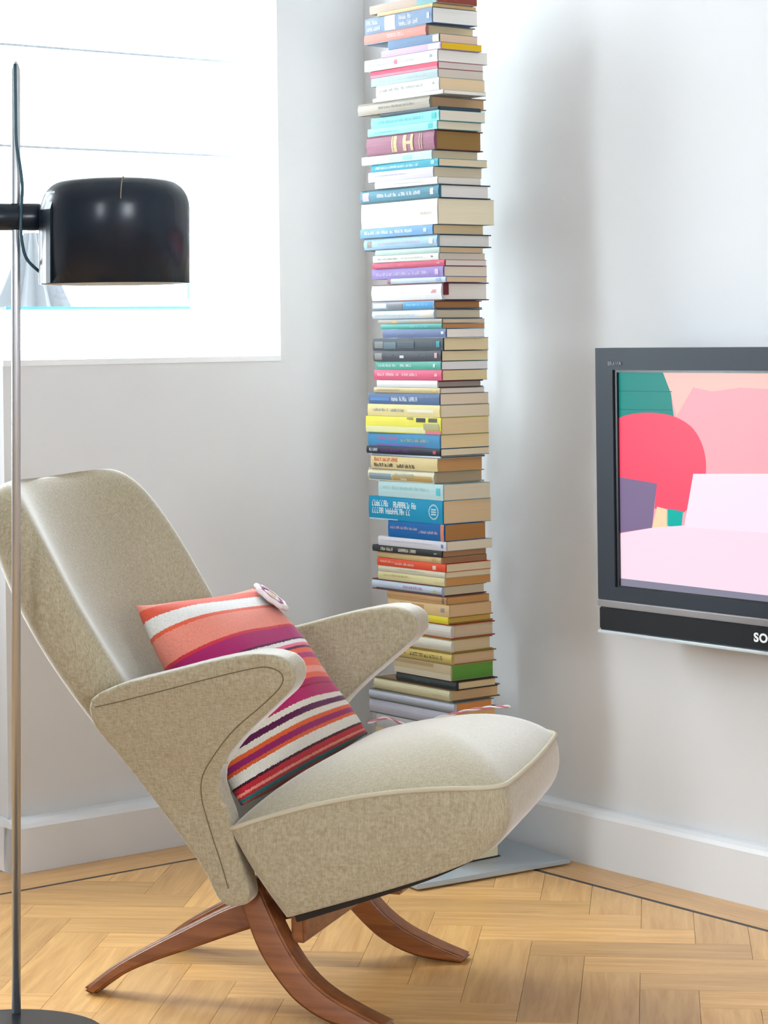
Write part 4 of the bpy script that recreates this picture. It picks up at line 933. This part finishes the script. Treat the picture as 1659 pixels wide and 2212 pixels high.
def cushion():
    N = 44; V, Fc, tv_ = [], [], []
    nrm = ((cBR-cBL).cross(cTL-cBL)).normalized()
    if nrm.y > 0: nrm = -nrm
    idx = {}
    for side in (1, -1):
        for i in range(N+1):
            for j in range(N+1):
                edge = i in (0, N) or j in (0, N)
                if side == -1 and edge: idx[(side, i, j)] = idx[(1, i, j)]; continue
                s, t = i/N, j/N          # s: left->right, t: top->bottom
                a_, b_ = 2*s-1, 2*t-1
                # edges pull inwards between the pointed corners
                s2 = 0.5+0.5*a_*(1-0.055*(1-b_*b_)); t2 = 0.5+0.5*b_*(1-(0.05 if b_ < 0 else -0.03)*(1-a_*a_))
                P = (cTL*(1-s2)+cTR*s2)*(1-t2)+(cBL*(1-s2)+cBR*s2)*t2
                h = 0.070*((1-abs(a_)**2.6)*(1-abs(b_)**2.6))**0.5
                h *= 1+0.14*math.sin(6*s+3*t)*math.sin(5*t+1)
                wr = 0.004*math.sin(9*s+14*t)*(1-a_*a_)*(1-b_*b_)
                P = P+nrm*(side*(h+wr) if side == 1 else -0.85*h)
                idx[(side, i, j)] = len(V); V.append(P-org); tv_.append(min(.9999, max(0, t+0.018*math.sin(3.1*s)-0.012*s)))
        for i in range(N):
            for j in range(N):
                Fc.append((idx[(side, i, j)], idx[(side, i+1, j)], idx[(side, i+1, j+1)], idx[(side, i, j+1)]))
    o = mesh_obj('cover', V, Fc, stripes_mat(), cush, smooth=True)
    at = o.data.attributes.new('stripe', 'FLOAT', 'POINT')
    for i, t in enumerate(tv_): at.data[i].value = t
    return o, nrm
cush_o, cn = cushion()
def cpt(s, t, lift=0.0):
    a_, b_ = 2*s-1, 2*t-1
    s2 = 0.5+0.5*a_*(1-0.055*(1-b_*b_)); t2 = 0.5+0.5*b_*(1-(0.05 if b_ < 0 else -0.03)*(1-a_*a_))
    P = (cTL*(1-s2)+cTR*s2)*(1-t2)+(cBL*(1-s2)+cBR*s2)*t2
    h = 0.070*max(0, (1-abs(a_)**2.6)*(1-abs(b_)**2.6))**0.5
    return P+cn*(h+lift)-org
# crocheted flower near the upper right corner
M_CRO = mat('crochet_white', (232, 222, 222), rough=0.9); M_CRP = mat('crochet_plum', (150, 80, 120), rough=0.9)
fc = cpt(0.885, 0.125, 0.002)
ex = (cpt(0.93, 0.125)-cpt(0.84, 0.125)).normalized(); ey = (cpt(0.885, 0.08)-cpt(0.885, 0.17)).normalized(); fnn = ex.cross(ey).normalized()
fnn = -fnn if fnn.dot(cn) < 0 else fnn
ex2 = (cpt(1.0, 0.5)-cpt(0.9, 0.5)).normalized()
def fring(name, r, tube_r, material, wob=0.0, n=32):
    pts = []
    for i in range(n):
        a = 2*math.pi*i/n; q = r*(1+wob*math.sin(8*a)); pts.append(fc+ex*q*math.cos(a)+ey*q*math.sin(a)+fnn*0.005)
    return tube(name, pts, tube_r, material, cush, n=8, closed=True)
fring('flower_ring', 0.032, 0.0050, M_CRO, 0.10); fring('flower_ring', 0.023, 0.0048, M_CRP, 0.06); fring('flower_ring', 0.014, 0.0050, M_CRO, 0.08); fring('flower_ring', 0.005, 0.0052, mat('crochet_yellow', (214, 190, 120), rough=0.9))
# crocheted edge with pink bobbles on the right side, and its loose end trailing behind the seat
M_BOB = mat('bobble_pink', (226, 64, 150), rough=0.9)
tube('crochet_edge', [cpt(1.0, 0.25+0.75*i/40)+ex2*0.003*(1+math.sin(i*1.3)) for i in range(41)], 0.0032, mat('crochet_pink', (214, 110, 140), rough=0.9), cush, n=6)
for t in (0.44, 0.56, 0.74, 0.84, 0.93):
    q = cpt(1.0, t)+ex2*0.006
    sv = []
    ring = [(0.0001, -1), (0.7, -.7), (1, 0), (.7, .7), (0.0001, 1)]
    Vb, Fb = [], []
    for rr, zz_ in ring:
        for k in range(8):
            an = 2*math.pi*k/8; Vb.append(q+Vector((rr*math.cos(an), rr*math.sin(an), zz_))*0.0075)
    for i in range(4):
        for k in range(8): Fb.append((i*8+k, i*8+(k+1) % 8, (i+1)*8+(k+1) % 8, (i+1)*8+k))
    mesh_obj('bobble', Vb, Fb, M_BOB, cush, smooth=True)
cordp = [CH(0.370, 0.225, 0.408), CH(0.392, 0.262, 0.412), CH(0.420, 0.268, 0.402), CH(0.450, 0.270, 0.398), CH(0.480, 0.272, 0.412), CH(0.520, 0.272, 0.424), CH(0.560, 0.270, 0.434), CH(0.600, 0.266, 0.440), CH(0.625, 0.262, 0.442)]
for k_, (mm, ph) in enumerate(((mat('cord_pink', (206, 120, 134), rough=0.9), 0), (mat('cord_white', (236, 226, 224), rough=0.9), math.pi))):
    pts = []
    path = smooth_path([tuple(p-org) for p in cordp], 10)
    for i, p in enumerate(path):
        an = i*0.55+ph; pts.append(p+Vector((0, math.cos(an), math.sin(an)))*0.0014)
    tube('cord', pts, 0.0016, mm, cush, n=6)

# ------------------------------------------------------------------ garden parasol seen through the lower window
gp = empty('garden_parasol', RW(-1.2, 0.17, -0.1), 0, 'hazy grey folded garden parasol outside the window behind the lamp', 'parasol')
M_PAR = mat('parasol_cloth', (50, 52, 55), rough=0.9)
Vv, Ff = [], []
n = 24
for r, z in ((0.02, 1.49), (0.05, 1.40), (0.095, 1.285)):
    for k in range(n):
        an = 2*math.pi*k/n; q = r*(1+0.12*(-1)**k); Vv.append((q*math.cos(an), q*math.sin(an), z))
for i in range(2):
    for k in range(n): Ff.append((i*n+k, i*n+(k+1) % n, (i+1)*n+(k+1) % n, (i+1)*n+k))
mesh_obj('folded_canopy', Vv, Ff, M_PAR, gp)
lathe('post', [(0.0, 0.0), (0.012, 0.0), (0.012, 1.50), (0.0, 1.51)], mat('parasol_post', (150, 150, 150), rough=0.5), gp, n=12)
lathe('foot', [(0.0, 0.0), (0.2, 0.0), (0.2, 0.05), (0.0, 0.06)], mat('parasol_foot', (120, 120, 120), rough=0.8), gp, n=24)
